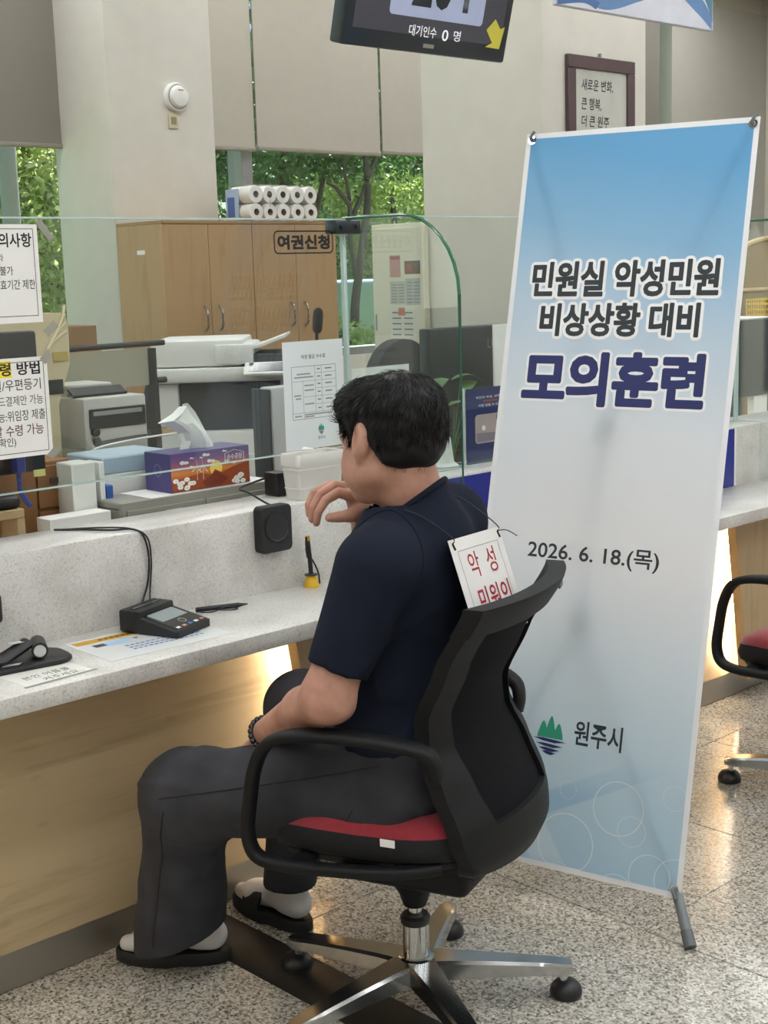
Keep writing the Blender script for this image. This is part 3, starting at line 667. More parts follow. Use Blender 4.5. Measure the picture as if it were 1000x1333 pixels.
def surface_nets(fn, lo, hi, h):
    lo = A(lo); n = np.ceil((A(hi)-lo)/h).astype(int)+1
    ax = [lo[k]+h*np.arange(n[k]) for k in range(3)]
    G = np.stack(np.meshgrid(*ax, indexing='ij'), -1).reshape(-1, 3)
    # coarse pass first: only blocks near the surface are evaluated in full
    K = 4; nb = (n+K-1)//K; bc = np.stack(np.meshgrid(*[lo[k]+h*(np.arange(nb[k])*K+(K-1)/2) for k in range(3)], indexing='ij'), -1).reshape(-1, 3)
    bv = np.concatenate([fn(bc[i:i+200000]) for i in range(0, len(bc), 200000)]).reshape(nb)
    full = np.repeat(np.repeat(np.repeat(bv, K, 0), K, 1), K, 2)[:n[0], :n[1], :n[2]].copy()
    near = (np.abs(full) < h*K*1.35+.016).ravel(); V = full.ravel(); Gi = G[near]
    V[near] = np.concatenate([fn(Gi[i:i+300000]) for i in range(0, len(Gi), 300000)]); V = V.reshape(n)
    ins = V < 0
    cs = n-1; acc = np.zeros((*cs, 3)); cnt = np.zeros(cs)
    base = np.stack(np.meshgrid(*[np.arange(c) for c in cs], indexing='ij'), -1).astype(float)
    cor = [(i, j, k) for i in (0, 1) for j in (0, 1) for k in (0, 1)]
    def S(arr, o): return arr[o[0]:o[0]+cs[0], o[1]:o[1]+cs[1], o[2]:o[2]+cs[2]]
    for a in cor:
        for d in range(3):
            if a[d]: continue
            b = list(a); b[d] = 1
            va, vb = S(V, a), S(V, b); m = (va < 0) != (vb < 0)
            t = np.where(m, va/np.where(m, va-vb, 1), 0)
            p = np.zeros((*cs, 3)); p[...] = A(a); p[..., d] += t
            acc += np.where(m[..., None], p, 0); cnt += m
    act = cnt > 0; idx = -np.ones(cs, int); idx[act] = np.arange(act.sum())
    verts = lo+h*(base[act]+acc[act]/cnt[act][:, None])
    quads = []
    for d in range(3):
        u, v = (d+1) % 3, (d+2) % 3
        sl0 = [slice(1, -1)]*3; sl0[d] = slice(0, -1)
        sl1 = [slice(1, -1)]*3; sl1[d] = slice(1, None)
        a, b = ins[tuple(sl0)], ins[tuple(sl1)]
        I = np.argwhere(a != b)
        if len(I) == 0: continue
        I2 = I.copy(); I2[:, u] += 1; I2[:, v] += 1
        fl = a[tuple(I.T)]
        def cell(du, dv):
            J = I2.copy(); J[:, u] -= du; J[:, v] -= dv; return idx[tuple(J.T)]
        q = np.stack([cell(1, 1), cell(0, 1), cell(0, 0), cell(1, 0)], 1)
        q[~fl] = q[~fl][:, ::-1]; quads.append(q)
    return verts, np.concatenate(quads)
def mesh_np(name, parts, m, parent, base):
    vs = []; fs = []; o = 0
    for v, f in parts: vs.append(v); fs.append(f+o); o += len(v)
    v = np.concatenate(vs)-A(base); f = np.concatenate(fs)
    me = bpy.data.meshes.new(name); me.vertices.add(len(v)); me.vertices.foreach_set('co', v.ravel())
    k = f.shape[1]; me.loops.add(f.size); me.loops.foreach_set('vertex_index', f.ravel().astype(np.int32))
    me.polygons.add(len(f)); me.polygons.foreach_set('loop_start', np.arange(0, f.size, k, dtype=np.int32)); me.polygons.foreach_set('loop_total', np.full(len(f), k, np.int32))
    me.update(calc_edges=True); me.validate(); shade(me, 180)
    me.materials.append(m); return link(bpy.data.objects.new(name, me), parent)

def skinmat():
    m, nt, b = newmat('skin')
    tc = nt.nodes.new('ShaderNodeTexCoord'); n = nt.nodes.new('ShaderNodeTexNoise'); n.inputs['Scale'].default_value = 22; n.inputs['Detail'].default_value = 4; nt.links.new(tc.outputs['Object'], n.inputs['Vector'])
    c = ramp(nt, n.outputs['Fac'], [(.3, 'a87a69'), (.5, 'b98a78'), (.7, 'c69a87')])
    nt.links.new(c, b.inputs['Base Color']); b.inputs['Roughness'].default_value = .48; b.inputs['Subsurface Weight'].default_value = .12
    b.inputs['Subsurface Radius'].default_value = (.9, .35, .2); b.inputs['Subsurface Scale'].default_value = .01
    n2 = nt.nodes.new('ShaderNodeTexNoise'); n2.inputs['Scale'].default_value = 500; nt.links.new(tc.outputs['Object'], n2.inputs['Vector'])
    bp = nt.nodes.new('ShaderNodeBump'); bp.inputs['Strength'].default_value = .12; bp.inputs['Distance'].default_value = .002; nt.links.new(n2.outputs['Fac'], bp.inputs['Height']); nt.links.new(bp.outputs[0], b.inputs['Normal'])
    return m
M_SKIN = skinmat()
M_SHIRT = mat('navy cotton', '161c2b', .9, vary=.08, scale=30, bump=.25, bscale=1400, spec=.2)
M_DENIM = mat('faded black denim', '393a40', .9, vary=.2, scale=14, bump=.3, bscale=1100, spec=.2)
M_HAIR = mat('black hair', '0e0c0d', .5, vary=.3, scale=60, spec=.35)
M_SOCK = mat('white knit sock', 'd9d8da', .9, vary=.03, bump=.4, bscale=900)
M_SLIDE = mat('black foam rubber', '1b1c20', .6, vary=.1, bump=.1, bscale=400)

MB0 = PW(-.03, 0, 0)
hip_l, hip_r = PW(-.03, .122, .528), PW(-.03, -.105, .535)
knee_l = Vector((1.575, 2.288, .452)); ank_l = Vector((1.672, 2.425, .085))
knee_r = Vector((1.945, 2.345, .535)); ank_r = Vector((1.925, 2.405, .09))
sh_l, sh_r = PW(-.02, .178, .978), PW(-.02, -.178, .99)
el_l = PW(.045, .262, .735); wr_l = PW(.278, .11, .588)
el_r = ond(486, 840, 2.86); wr_r = ond(474, 664, 2.83)
HC = PW(.022, .018, 1.186); HT = math.radians(93)
hf = Vector((math.cos(HT), math.sin(HT), 0)); hr = Vector((hf.y, -hf.x, 0)); hu = Vector((0, 0, 1))
HM = Matrix.Translation(HC) @ Matrix(((hr.x, hf.x, 0, 0), (hr.y, hf.y, 0, 0), (0, 0, 1, 0), (0, 0, 0, 1))) @ Matrix.Rotation(math.radians(-6), 4, 'X')
HMi = np.array(HM.inverted())
def HX(X): return X @ HMi[:3, :3].T+HMi[:3, 3]
def hp(x, y, z): return HM @ Vector((x, y, z))
c7 = PW(-.035, 0, 1.03)

def f_head(X):
    L = HX(X); lx = np.abs(L[:, 0]); Ls = np.c_[lx, L[:, 1:]]
    d = sd_ell(L, (0, -.015, .028), (.077, .098, .092))
    d = smin(d, sd_ell(L, (0, .030, -.035), (.064, .064, .085)), .03)
    d = smin(d, sd_cone(Ls, (.05, -.005, -.055), (.0, .066, -.098), .027, .024), .03)
    d = smin(d, sd_ell(Ls, (.040, .036, -.052), (.038, .044, .048)), .02)
    d = smin(d, sd_ell(L, (0, .080, -.10), (.024, .02, .02)), .02)
    d = smin(d, sd_cone(L, (0, .088, -.002), (0, .108, -.036), .009, .0135), .012)
    d = smin(d, sd_ell(Ls, (.013, .100, -.038), (.009, .01, .008)), .006)
    d = smin(d, sd_cone(Ls, (.012, .086, .014), (.045, .072, .012), .010, .009), .015)
    d = smax(d, -sd_ell(Ls, (.031, .098, -.004), (.015, .012, .009)), .008)
    d = smin(d, sd_ell(L, (0, .090, -.064), (.022, .010, .006)), .006)
    d = smin(d, sd_ell(L, (0, .088, -.075), (.019, .010, .007)), .006)
    # ears
    ca, sa = math.cos(.28), math.sin(.28); R = np.array([[1, 0, 0], [0, ca, sa], [0, -sa, ca]]).T
    e = sd_ell(Ls, (.083, -.010, .004), (.017, .021, .038), R)
    e = smax(e, -sd_ell(Ls, (.099, -.002, .010), (.012, .012, .024), R), .006)
    e = smin(e, sd_ell(Ls, (.078, .005, -.026), (.008, .008, .011)), .008)
    d = smin(d, e, .010)
    d = smin(d, sd_cone(X, hp(0, -.028, -.045), c7, .060, .064), .03)
    return smax(d, c7.z-.05-X[:, 2], .01)
def f_body(X):
    d = sd_ell(X, PW(-.01, 0, .57), (.11, .11, .09))
    d = smin(d, sd_cone(X, PW(.0, 0, .6), PW(-.005, 0, .93), .10, .09), .05)
    d = smin(d, sd_cone(X, sh_l, sh_r, .045, .045), .03)
    for h, k, a in ((hip_l, knee_l, ank_l), (hip_r, knee_r, ank_r)):
        d = smin(d, sd_cone(X, h, k, .07, .05), .03); d = smin(d, sd_cone(X, k, a, .05, .036), .02)
    return d
def f_arm_l(X):
    d = sd_cone(X, sh_l, el_l, .052, .047)
    q = el_l.lerp(wr_l, .32)
    d = smin(d, sd_cone(X, el_l, q, .043, .042), .03)
    d = smin(d, sd_cone(X, q, wr_l, .043, .027), .02)
    d = smin(d, sd_ell(X, el_l+FWv*-.028+Vector((0, 0, -.012)), (.019, .019, .019)), .025)
    return d
def chain(X, pts, rs, k=.004):
    d = None
    for (a, b, ra, rb) in zip(pts[:-1], pts[1:], rs[:-1], rs[1:]):
        e = sd_cone(X, a, b, ra, rb); d = e if d is None else np.minimum(d, e)
    return d
# right hand: loosely curled under the chin, fingers hanging over to the left, thumb below
RHF = {
 'index': ([(455, 645, 2.795), (441, 641, 2.785), (424, 651, 2.775), (414, 667, 2.772), (412, 681, 2.775)], [.0115, .0105, .0095, .0085, .0072]),
 'middle': ([(452, 636, 2.812), (436, 632, 2.806), (418, 643, 2.795), (408, 660, 2.792), (406, 676, 2.795)], [.0115, .0108, .0097, .0086, .0073]),
 'ring': ([(450, 634, 2.83), (430, 631, 2.826), (409, 642, 2.816), (402, 657, 2.812), (403, 670, 2.815)], [.011, .0102, .0092, .0082, .007]),
 'pinky': ([(452, 640, 2.848), (436, 640, 2.846), (418, 648, 2.84), (412, 660, 2.838), (412, 670, 2.84)], [.0095, .009, .008, .0072, .0062]),
 'thumb': ([(474, 664, 2.80), (456, 671, 2.782), (441, 673, 2.772), (429, 674, 2.766)], [.0145, .0125, .0112, .0088])}
RH = {k: ([A(ond(*p)) for p in v[0]], v[1]) for k, v in RHF.items()}
def f_hand_r(X):
    w = A(wr_r); d = None
    for k in ('index', 'middle', 'ring', 'pinky'):
        pts, rs = RH[k]
        m = sd_cone(X, w, pts[0], .0165, .0125); d = m if d is None else smin(d, m, .012)
    d = smin(d, sd_cone(X, w, RH['thumb'][0][1], .018, .013), .012)
    for k in RH:
        pts, rs = RH[k]; d = smin(d, chain(X, pts, rs), .0035 if k != 'thumb' else .006)
    d = smin(d, sd_cone(X, w, w+(A(el_r)-w)*.3, .0265, .031), .02)
    return d
def f_arm_r(X):
    w = A(wr_r); e = A(el_r)
    d = sd_cone(X, e, w+(e-w)*.25, .045, .030); return smin(d, sd_cone(X, sh_r, e, .052, .046), .02)
# left hand hanging between the thighs
hd = (PW(.335, .045, .520)-wr_l); LH = []
for j in range(4):
    b0 = wr_l+hd*.9+LFv*(.018-.014*j)+FWv*.004*j
    ln = (.07, .078, .073, .058)[j]
    LH.append(([A(b0), A(b0+Vector((0, 0, -ln*.45))+FWv*ln*.22), A(b0+Vector((0, 0, -ln*.85))+FWv*ln*.2), A(b0+Vector((0, 0, -ln*1.1))+FWv*ln*.05)], [.0105, .0095, .0085, .007]))
LT = ([A(wr_l+hd*.25+LFv*.01), A(wr_l+hd*.55+LFv*.035+FWv*.012), A(wr_l+hd*.95+LFv*.04+FWv*.022), A(wr_l+hd*1.3+LFv*.03+FWv*.025)], [.014, .0125, .011, .0085])
def f_hand_l(X):
    d = None
    for pts, rs in LH:
        m = sd_cone(X, wr_l, pts[0], .017, .0125); d = m if d is None else smin(d, m, .01)
    for pts, rs in LH+[LT]: d = smin(d, chain(X, pts, rs), .0035)
    return smin(d, sd_cone(X, wr_l, wr_l.lerp(el_l, .15), .027, .03), .015)
def bb(pts, pad): P = np.array([list(p) for p in pts]); return P.min(0)-pad, P.max(0)+pad
man = thing('person', 'man in navy t-shirt and dark jeans sitting at the counter, chin on hand', 'person', MB0)
parts = []
parts.append(surface_nets(f_head, *bb([hp(0, 0, 0), hp(0, 0, .02), c7], .17), .0034))
parts.append(surface_nets(f_body, *bb([hip_l, hip_r, knee_l, knee_r, ank_l, ank_r, sh_l, sh_r], .16), .012))
parts.append(surface_nets(f_arm_l, *bb([sh_l, el_l, wr_l], .08), .0055))
parts.append(surface_nets(f_arm_r, *bb([sh_r, el_r, wr_r], .08), .008))
parts.append(surface_nets(f_hand_r, *bb([p for k in RH for p in RH[k][0]]+[wr_r, wr_r.lerp(el_r, .3)], .04), .0021))
parts.append(surface_nets(f_hand_l, *bb([p for l in LH+[LT] for p in l[0]]+[wr_l], .045), .0026))
body = mesh_np('body', parts, M_SKIN, man, MB0)

# ---- t-shirt
def arm_axis(): return A(el_l-sh_l)/np.linalg.norm(A(el_l-sh_l))
RT = np.array([[FWv.x, LFv.x, 0], [FWv.y, LFv.y, 0], [0, 0, 1]])
sl_end = sh_l.lerp(el_l, .80); slr_end = sh_r.lerp(el_r, .72)
NK = hp(0, -.028, -.045)
NKN = np.array([FWv.x*.55+LFv.x*.10, FWv.y*.55+LFv.y*.10, .78]); NKN /= np.linalg.norm(NKN); NKQ = A(PW(-.07, 0, 1.100))
def f_shirt(X, cut=True):
    d = sd_ell(X, PW(-.02, 0, .60), (.132, .20, .125), RT)
    d = smin(d, sd_ell(X, PW(.002, 0, .70), (.138, .180, .17), RT), .05)
    d = smin(d, sd_ell(X, PW(-.004, 0, .89), (.128, .185, .18), RT), .05)
    d = smin(d, sd_cone(X, PW(-.025, .145, .972), PW(-.025, -.15, .985), .074, .076), .05)
    d = smin(d, sd_cone(X, PW(-.035, 0, 1.0), NK, .085, .064), .055)
    # sleeves
    s = sd_cone(X, PW(-.02, .180, .962), sl_end+(sl_end-sh_l)*.2, .076, .054)
    ax = arm_axis(); s = smax(s, (X-A(sl_end)) @ ax, .004)
    d = smin(d, s, .028)
    s2 = sd_cone(X, PW(-.02, -.185, .995), slr_end+(slr_end-sh_r)*.2, .078, .068)
    a2 = A(el_r-sh_r); a2 /= np.linalg.norm(a2); s2 = smax(s2, (X-A(slr_end)) @ a2, .004)
    d = smin(d, s2, .028)
    # folds
    P = (X-A(PW(0, 0, 0))) @ RT
    fold = wob(np.c_[P[:, 0]*34, P[:, 1]*26, P[:, 2]*48], 1.0, 3, 6)
    low = np.clip((.95-P[:, 2])/.3, .15, 1)
    d = d-.0055*low*fold
    r = np.abs(wob(np.c_[P[:, 0]*26+P[:, 2]*28, P[:, 1]*18, P[:, 2]*34-P[:, 0]*25], 1.0, 11, 4))
    d = d-.006*np.clip((.92-P[:, 2])/.2, 0, 1)*np.clip(.22-r, 0, 1)/.22
    # neck opening: everything above a plane that is high at the nape and low in front
    if cut:
        axd = A(NK)-A(PW(-.035, 0, 1.0)); axd /= np.linalg.norm(axd); rel = X-A(PW(-.028, 0, 1.0)); rad_ = np.linalg.norm(rel-(rel @ axd)[:, None]*axd, axis=1)
        hole = smax(-((X-NKQ) @ NKN), rad_-.084, .006); d = smax(d, -hole, .004)
    # bottom hem
    return smax(d, .525-X[:, 2], .01)
shirt = mesh_np('t_shirt', [surface_nets(f_shirt, *bb([PW(-.03, .3, .48), PW(-.03, -.3, .48), sh_l, sh_r, NK, sl_end, slr_end, PW(.18, 0, .6), PW(-.2, 0, .6)], .1), .0056)], M_SHIRT, man, MB0)
# collar rib, shoulder seam and sleeve hem follow the cloth
def seam(name, pts, r, parent, m):
    me = MB().tube([Vector(p)-MB0 for p in pts], r, 6, smooth=0, closed=False); return obj(name, me, m, parent)
def project(fn, p, d, t0=-.03, t1=.12, n=60):
    """first point along p + t d (t falling from t1) where fn becomes negative"""
    ts = np.linspace(t1, t0, n); X = A(p)[None]+ts[:, None]*A(d)[None]; v = fn(X); k = np.argmax(v < 0)
    return Vector(X[k]) if v[k] < 0 else None
def march(o, d, r0, r1, fn=lambda X: f_shirt(X, False)):
    ts = np.linspace(r0, r1, 120); v = fn(A(o)[None]+ts[:, None]*A(d)[None]); k = np.argmax(v > 0)
    return None if v[k] <= 0 or k == 0 else Vector(A(o)+A(d)*ts[k])
axd = A(NK)-A(PW(-.035, 0, 1.0)); axd /= np.linalg.norm(axd); o0_ = A(PW(-.028, 0, 1.0)); o0_ = o0_+axd*(((NKQ-o0_) @ NKN)/(axd @ NKN))
e1 = np.cross(NKN, A((0, 0, 1))); e1 /= np.linalg.norm(e1); e2 = np.cross(NKN, e1)
ring = [march(o0_, e1*math.cos(t)+e2*math.sin(t), .02, .084) or Vector(o0_+(e1*math.cos(t)+e2*math.sin(t))*.084) for t in [2*PI*k/48 for k in range(48)]]
obj('collar', MB().tube([p-MB0-Vector(NKN)*.004 for p in ring], .0065, 8, closed=True), mat('navy rib knit', '141a28', .9, vary=.1, bump=.4, bscale=900, spec=.2), shirt)
so = A(PW(-.02, .150, .965)); sn = A(LFv)*.92+A((0, 0, .38)); sn /= np.linalg.norm(sn); e1 = A(FWv); e2 = np.cross(sn, e1)
sm = [march(so, e1*math.cos(t)+e2*math.sin(t), .03, .13) for t in [math.radians(a) for a in range(-100, 281, 6)]]
runs = []; cur = []
for p in sm:
    if p is None:
        if len(cur) > 4: runs.append(cur)
        cur = []
    else: cur.append(p)
if len(cur) > 4: runs.append(cur)
for rn in runs: obj('armhole_seam', MB().tube([p-MB0 for p in rn], .0017, 6), MATS['navy rib knit'], shirt)
# ---- jeans
def f_jeans(X):
    hem_l, hem_r = Vector((1.632, 2.428, .04)), Vector((1.925, 2.40, .05))
    d = sd_ell(X, PW(-.03, 0, .555), (.13, .205, .095), RT)
    for h, k, e, r0, r1, r2 in ((hip_l, knee_l, hem_l, .106, .084, .104), (hip_r, knee_r, hem_r, .096, .076, .062)):
        t = sd_cone(X, h, k, r0, r1); s = sd_cone(X, k, e, r1*.97, r2)
        d = smin(d, smin(t, s, .06), .04)
    P = X-A(knee_l)
    damp = 1-.75*np.exp(-(np.linalg.norm(P, axis=1)/.12)**2); d = d-damp*(.0060*wob(X*A((40, 40, 20)), 1.0, 21, 6)+.0034*wob(X*A((85, 85, 45)), 1.0, 22, 6))
    sh = A(knee_l-hip_l); sh /= np.linalg.norm(sh)
    r = np.abs(wob(np.c_[X[:, 0]*30+X[:, 2]*26, X[:, 1]*30-X[:, 2]*34, X[:, 2]*20], 1.0, 5, 4)); near = np.exp(-(np.linalg.norm(P, axis=1)/.2)**2)
    d = d-.005*near*np.clip(.2-r, 0, 1)/.2
    # behind-knee creases
    ck = knee_l+Vector((.09, -.03, -.06))
    u = (X-A(ck)) @ A((.35, .2, .91)); d = d+.010*np.exp(-(np.linalg.norm(X-A(ck), axis=1)/.07)**2)*np.sin(u*150)
    # hems
    hl = X[:, 2]-(.078+.40*((X-A(hem_l)) @ A((.64, -.77, 0))))
    left = ((X-A(hem_l))[:, 0]**2+(X-A(hem_l))[:, 1]**2) < .19**2
    cut = np.where((X[:, 0] < 1.80), -hl, .105-X[:, 2])
    return smax(d, cut, .004)
jeans = mesh_np('jeans', [surface_nets(f_jeans, *bb([hip_l, hip_r, knee_l, knee_r, ank_l, ank_r, PW(-.19, 0, .5)], .13), .0058)], M_DENIM, man, MB0)

# outseams and back pocket stitching
def legseam(pts_dirs, r=.0016):
    out = [march(o, d, .03, .18, f_jeans) for o, d in pts_dirs]; out = [p for p in out if p is not None]
    if len(out) > 3: obj('seam', MB().tube([p-MB0 for p in out], r, 6), mat('dark denim seam', '222225', .9), jeans)
_side = (LFv*.8+Vector((0, 0, .6))).normalized()
legseam([(hip_l.lerp(knee_l, k/14), _side.lerp((LFv*.95+Vector((0, 0, .25))).normalized(), k/14).normalized()) for k in range(15)])
legseam([(knee_l.lerp(Vector((1.632, 2.428, .10)), k/12), (LFv*.9-FWv*.1).normalized()) for k in range(13)])
legseam([(hip_l.lerp(knee_l, .1+.02*k)-Vector((0, 0, .03*math.sin(k*.35))), (LFv*.95+Vector((0, 0, -.1-.05*k))).normalized()) for k in range(8)], .0012)
# ---- feet: socks and slides
def foot(heel, toe, socks_top, label, slip_label):
    d = (toe-heel); ln = d.length; d = d.normalized(); n = Vector((-d.y, d.x, 0))
    def q(a, b, z): return heel+d*a*ln+n*b+Vector((0, 0, z))
    def f(X):
        g = sd_cone(X, q(.14, 0, .062), q(.30, 0, .078), .034, .036)
        g = smin(g, sd_cone(X, q(.30, 0, .07), q(.72, .004, .05), .036, .030), .02)
        g = smin(g, sd_cone(X, q(.70, .018, .046), q(.90, .012, .040), .026, .019), .015)
        g = smin(g, sd_cone(X, q(.70, -.020, .044), q(.85, -.022, .038), .024, .017), .015)
        g = smin(g, sd_cone(X, q(.24, 0, .07), socks_top, .035, .036), .02)
        return smax(g, .026-X[:, 2], .004)
    sk = mesh_np('sock', [surface_nets(f, *bb([q(0, 0, 0), q(1, 0, 0), socks_top], .06), .004)], M_SOCK, man, MB0)
    base = (heel+toe)/2; base.z = 0
    t = thing('slide_sandal', slip_label, 'sandal', base, 0, 'black slide sandals')
    ol = []
    for k in range(36):
        a = 2*PI*k/36; c, s = math.cos(a), math.sin(a); x = .5*ln*1.04*c; w = .052 if c > 0 else .043
        y = w*math.copysign(abs(s)**.75, s)*(1-.12*(abs(c)**3)); ol.append((x, y+.006*max(c, 0)))
    F = frame((0, 0, 0), d, n); rr = []
    for sc_, z in ((.95, .001), (1.0, .006), (1.0, .026), (.97, .031)): rr.append([F @ Vector((x*sc_, y*sc_, z)) for x, y in ol])
    rr.append([F @ Vector((x*.86, y*.84, .026)) for x, y in ol]); rr.append([F @ Vector((x*.3, y*.3, .025)) for x, y in ol])
    obj('sole', MB().rings(rr), M_SLIDE, t, ang=50)
    R = []
    for i in range(9):
        u = .14+.24*i/8-.5+.36
        ring = []
        for k in range(13):
            a = PI*k/12; wv = .050; hgt = .066-.016*(i/8)
            for_ = (wv*math.cos(a), .020+hgt*math.sin(a)**.8)
            ring.append(F @ Vector((u*ln, for_[0], for_[1])))
        for k in reversed(range(13)):
            a = PI*k/12; ring.append(F @ Vector((u*ln, .044*math.cos(a), .016+(.060-.016*(i/8))*math.sin(a)**.8)))
        R.append(ring)
    obj('strap', MB().rings(R), M_SLIDE, t, ang=50)
    return t
foot(Vector((1.722, 2.368, 0)), Vector((1.562, 2.562, 0)), Vector((1.69, 2.41, .17)), '', 'black slide sandal on the foot nearest the oak panel, under the wide trouser leg')
foot(Vector((1.928, 2.335, 0)), Vector((1.926, 2.588, 0)), Vector((1.927, 2.40, .20)), '', 'black slide sandal behind the chair base, heel of white sock showing')

# ---- hair
def hairline(y, ax):
    tab = [(-.14, -.062), (-.10, -.066), (-.07, -.060), (-.045, -.045), (-.03, -.012), (-.022, .030), (.0, .042), (.014, .030), (.020, -.004), (.034, -.002), (.05, .040), (.10, .050)]
    return np.interp(y, [t[0] for t in tab], [t[1] for t in tab])
def f_hair(X):
    L = HX(X); Ls = np.c_[np.abs(L[:, 0]), L[:, 1:]]
    d = sd_ell(L, (0, -.016, .034), (.087, .108, .090))
    d = smin(d, sd_ell(L, (0, -.045, -.005), (.078, .072, .07)), .03)
    d = smin(d, sd_ell(L, (0, .035, .076), (.068, .065, .040)), .03)
    d = smin(d, sd_ell(L, (.01, -.055, .05), (.078, .060, .068)), .03)
    d = d-.0045*wob(L*A((70, 70, 60)), 1.0, 8, 6)-.002*wob(L*180, 1.0, 9, 5)
    return smax(d, hairline(L[:, 1], L[:, 0])-L[:, 2], .008)
hv, hq = surface_nets(f_hair, *bb([hp(0, -.01, .03)], .15), .0036)
hair = mesh_np('hair', [(hv, hq)], M_HAIR, man, MB0)
# tufts
rs = np.random.RandomState(4); LV = HX(hv)
sel = rs.choice(len(hv), 5200); e = .004
gr = np.stack([f_hair(hv[sel]+A(np.eye(3)[k])*e)-f_hair(hv[sel]-A(np.eye(3)[k])*e) for k in range(3)], 1); gr /= np.linalg.norm(gr, axis=1)[:, None]+1e-9
HR = np.array(HM)[:3, :3]
wh = A((.012, -.055, .115))
V = []; Fq = []; o = 0
for i, s in enumerate(sel):
    p = hv[s]; n = gr[i]; l = LV[s]
    flow = l-wh; flow = HR @ flow
    if l[1] > .02 and l[2] > .05: flow = HR @ A((-.45*np.sign(l[0]+.02)+.35, .8, -.35))
    flow = flow-n*(flow @ n); nf = np.linalg.norm(flow)
    if nf < 1e-4: continue
    flow = flow/nf+rs.normal(size=3)*.28; flow -= n*(flow @ n); flow /= np.linalg.norm(flow)
    low = l[2] < -.005
    if abs(l[0]) > .055 and -.045 < l[1] < .03 and l[2] < .052: continue
    ln = (.010 if low else .027)*(.6+.8*rs.rand()); lift = (.05 if low else .16)+.22*rs.rand()**3*(0 if low else 1); wd = .0011*(1.3 if not low else .8)
    sd = np.cross(flow, n); prev = None; curl = rs.normal()*.25
    q = p-n*.002
    for k in range(5):
        t = k/4; c = q+flow*ln*t+n*(lift*ln*(t-.9*t*t))*1.6+sd*curl*ln*t*t*.7; w = wd*(1-t*.92)
        V += [c-sd*w, c+sd*w, c+n*w*1.1]
        if prev is not None:
            for a in range(3): Fq.append((prev+a, prev+(a+1) % 3, o+(a+1) % 3, o+a))
        prev = o; o += 3
# short fading hairs below the hairline at the nape and around the ears
edge = np.where((LV[:, 2]-hairline(LV[:, 1], LV[:, 0]) < .010) & (LV[:, 1] < -.022))[0]; es = rs.choice(edge, 1700)
eg = np.stack([f_hair(hv[es]+A(np.eye(3)[k])*.004)-f_hair(hv[es]-A(np.eye(3)[k])*.004) for k in range(3)], 1); eg[:, 2] *= .2; eg /= np.linalg.norm(eg, axis=1)[:, None]+1e-9
for i, s in enumerate(es):
    n = eg[i]; dn_ = HR @ A((.25*rs.normal(), .2*rs.normal()-.1, -1.0)); sd = np.cross(dn_, n); sd /= np.linalg.norm(sd)+1e-9; ln = .006+.014*rs.rand()**1.5; p = hv[s]-n*.004+A((0, 0, .004)); prev = None
    for k in range(3):
        t = k/2; c = p+dn_*ln*t-n*.0045*t; w = .0007*(1-.8*t); V += [c-sd*w, c+sd*w, c+n*w]
        if prev is not None:
            for a in range(3): Fq.append((prev+a, prev+(a+1) % 3, o+(a+1) % 3, o+a))
        prev = o; o += 3
mesh_np('hair_tufts', [(np.array(V), np.array(Fq))], M_HAIR, hair, MB0)['kind'] = 'stuff'
# eyes and brows
for s in (-1, 1):
    obj('eye', MB().lathe([(0, -.011), (.006, -.0095), (.0105, -.004), (.0105, .004), (.006, .0095), (0, .011)], 14, Matrix.Translation(hp(s*.031, .081, -.004)-MB0)), mat('eye white', 'd8d4cf', .2), body)
    obj('eyebrow', MB().tube([hp(s*.014, .097, .015)-MB0, hp(s*.032, .092, .021)-MB0, hp(s*.05, .078, .017)-MB0], [.0035, .0018], 6, smooth=4), M_HAIR, body)
# wrist watch / bracelet
wa = (el_l-wr_l).normalized(); wc = wr_l+wa*.012
wt = thing('wristwatch', 'black bead bracelet on the wrist resting over the thigh', 'bracelet', wc)
wx = wa.cross(Vector((0, 0, 1))).normalized(); wy = wx.cross(wa)
for k in range(20):
    a = 2*PI*k/20; obj('bead', MB().lathe([(0, -.0075), (.005, -.005), (.0072, 0), (.005, .005), (0, .0075)], 10, Matrix.Translation((wx*math.cos(a)+wy*math.sin(a))*.031)), M_GLOSSBLK, wt)
wt.name = 'bead_bracelet'

# ---- laminated sheet hung on his back
s_tl, s_tr = PW(-.128, .103, 1.006), PW(-.150, -.105, .998)
dn = (PW(-.186, 0, .868)-PW(-.139, 0, 1.002)).normalized()
sx = (s_tr-s_tl); sw = sx.length
sbase = (s_tl+s_tr)/2+dn*.2
FS_W = frame(s_tl+dn*.20, sx, -dn)
st = thing('back_sign', 'white laminated paper sign with red lettering hung on the man\'s back', 'sign', sbase)
FS = Matrix.Translation(-sbase) @ FS_W
lam = obj('sheet', MB().box((0, 0, -.0006), (sw, .20, .0004), .0, 1, FS), mat('laminated paper', 'e6e5e4', .22, vary=.01), st, smooth=False)
border('printed_frame', (.022, .02, sw-.022, .176), .0012, FS, mat('grey print', '8d8d90', .5), lam, .0008)
M_REDT = mat('crimson ink', 'a51e2c', .5)
text('lettering', '악  성', (.05, .118, sw-.05, .168), FS, M_REDT, lam, .006, .0009)
text('lettering', '민원인', (.05, .045, sw-.028, .098), FS, M_REDT, lam, .012, .0009)
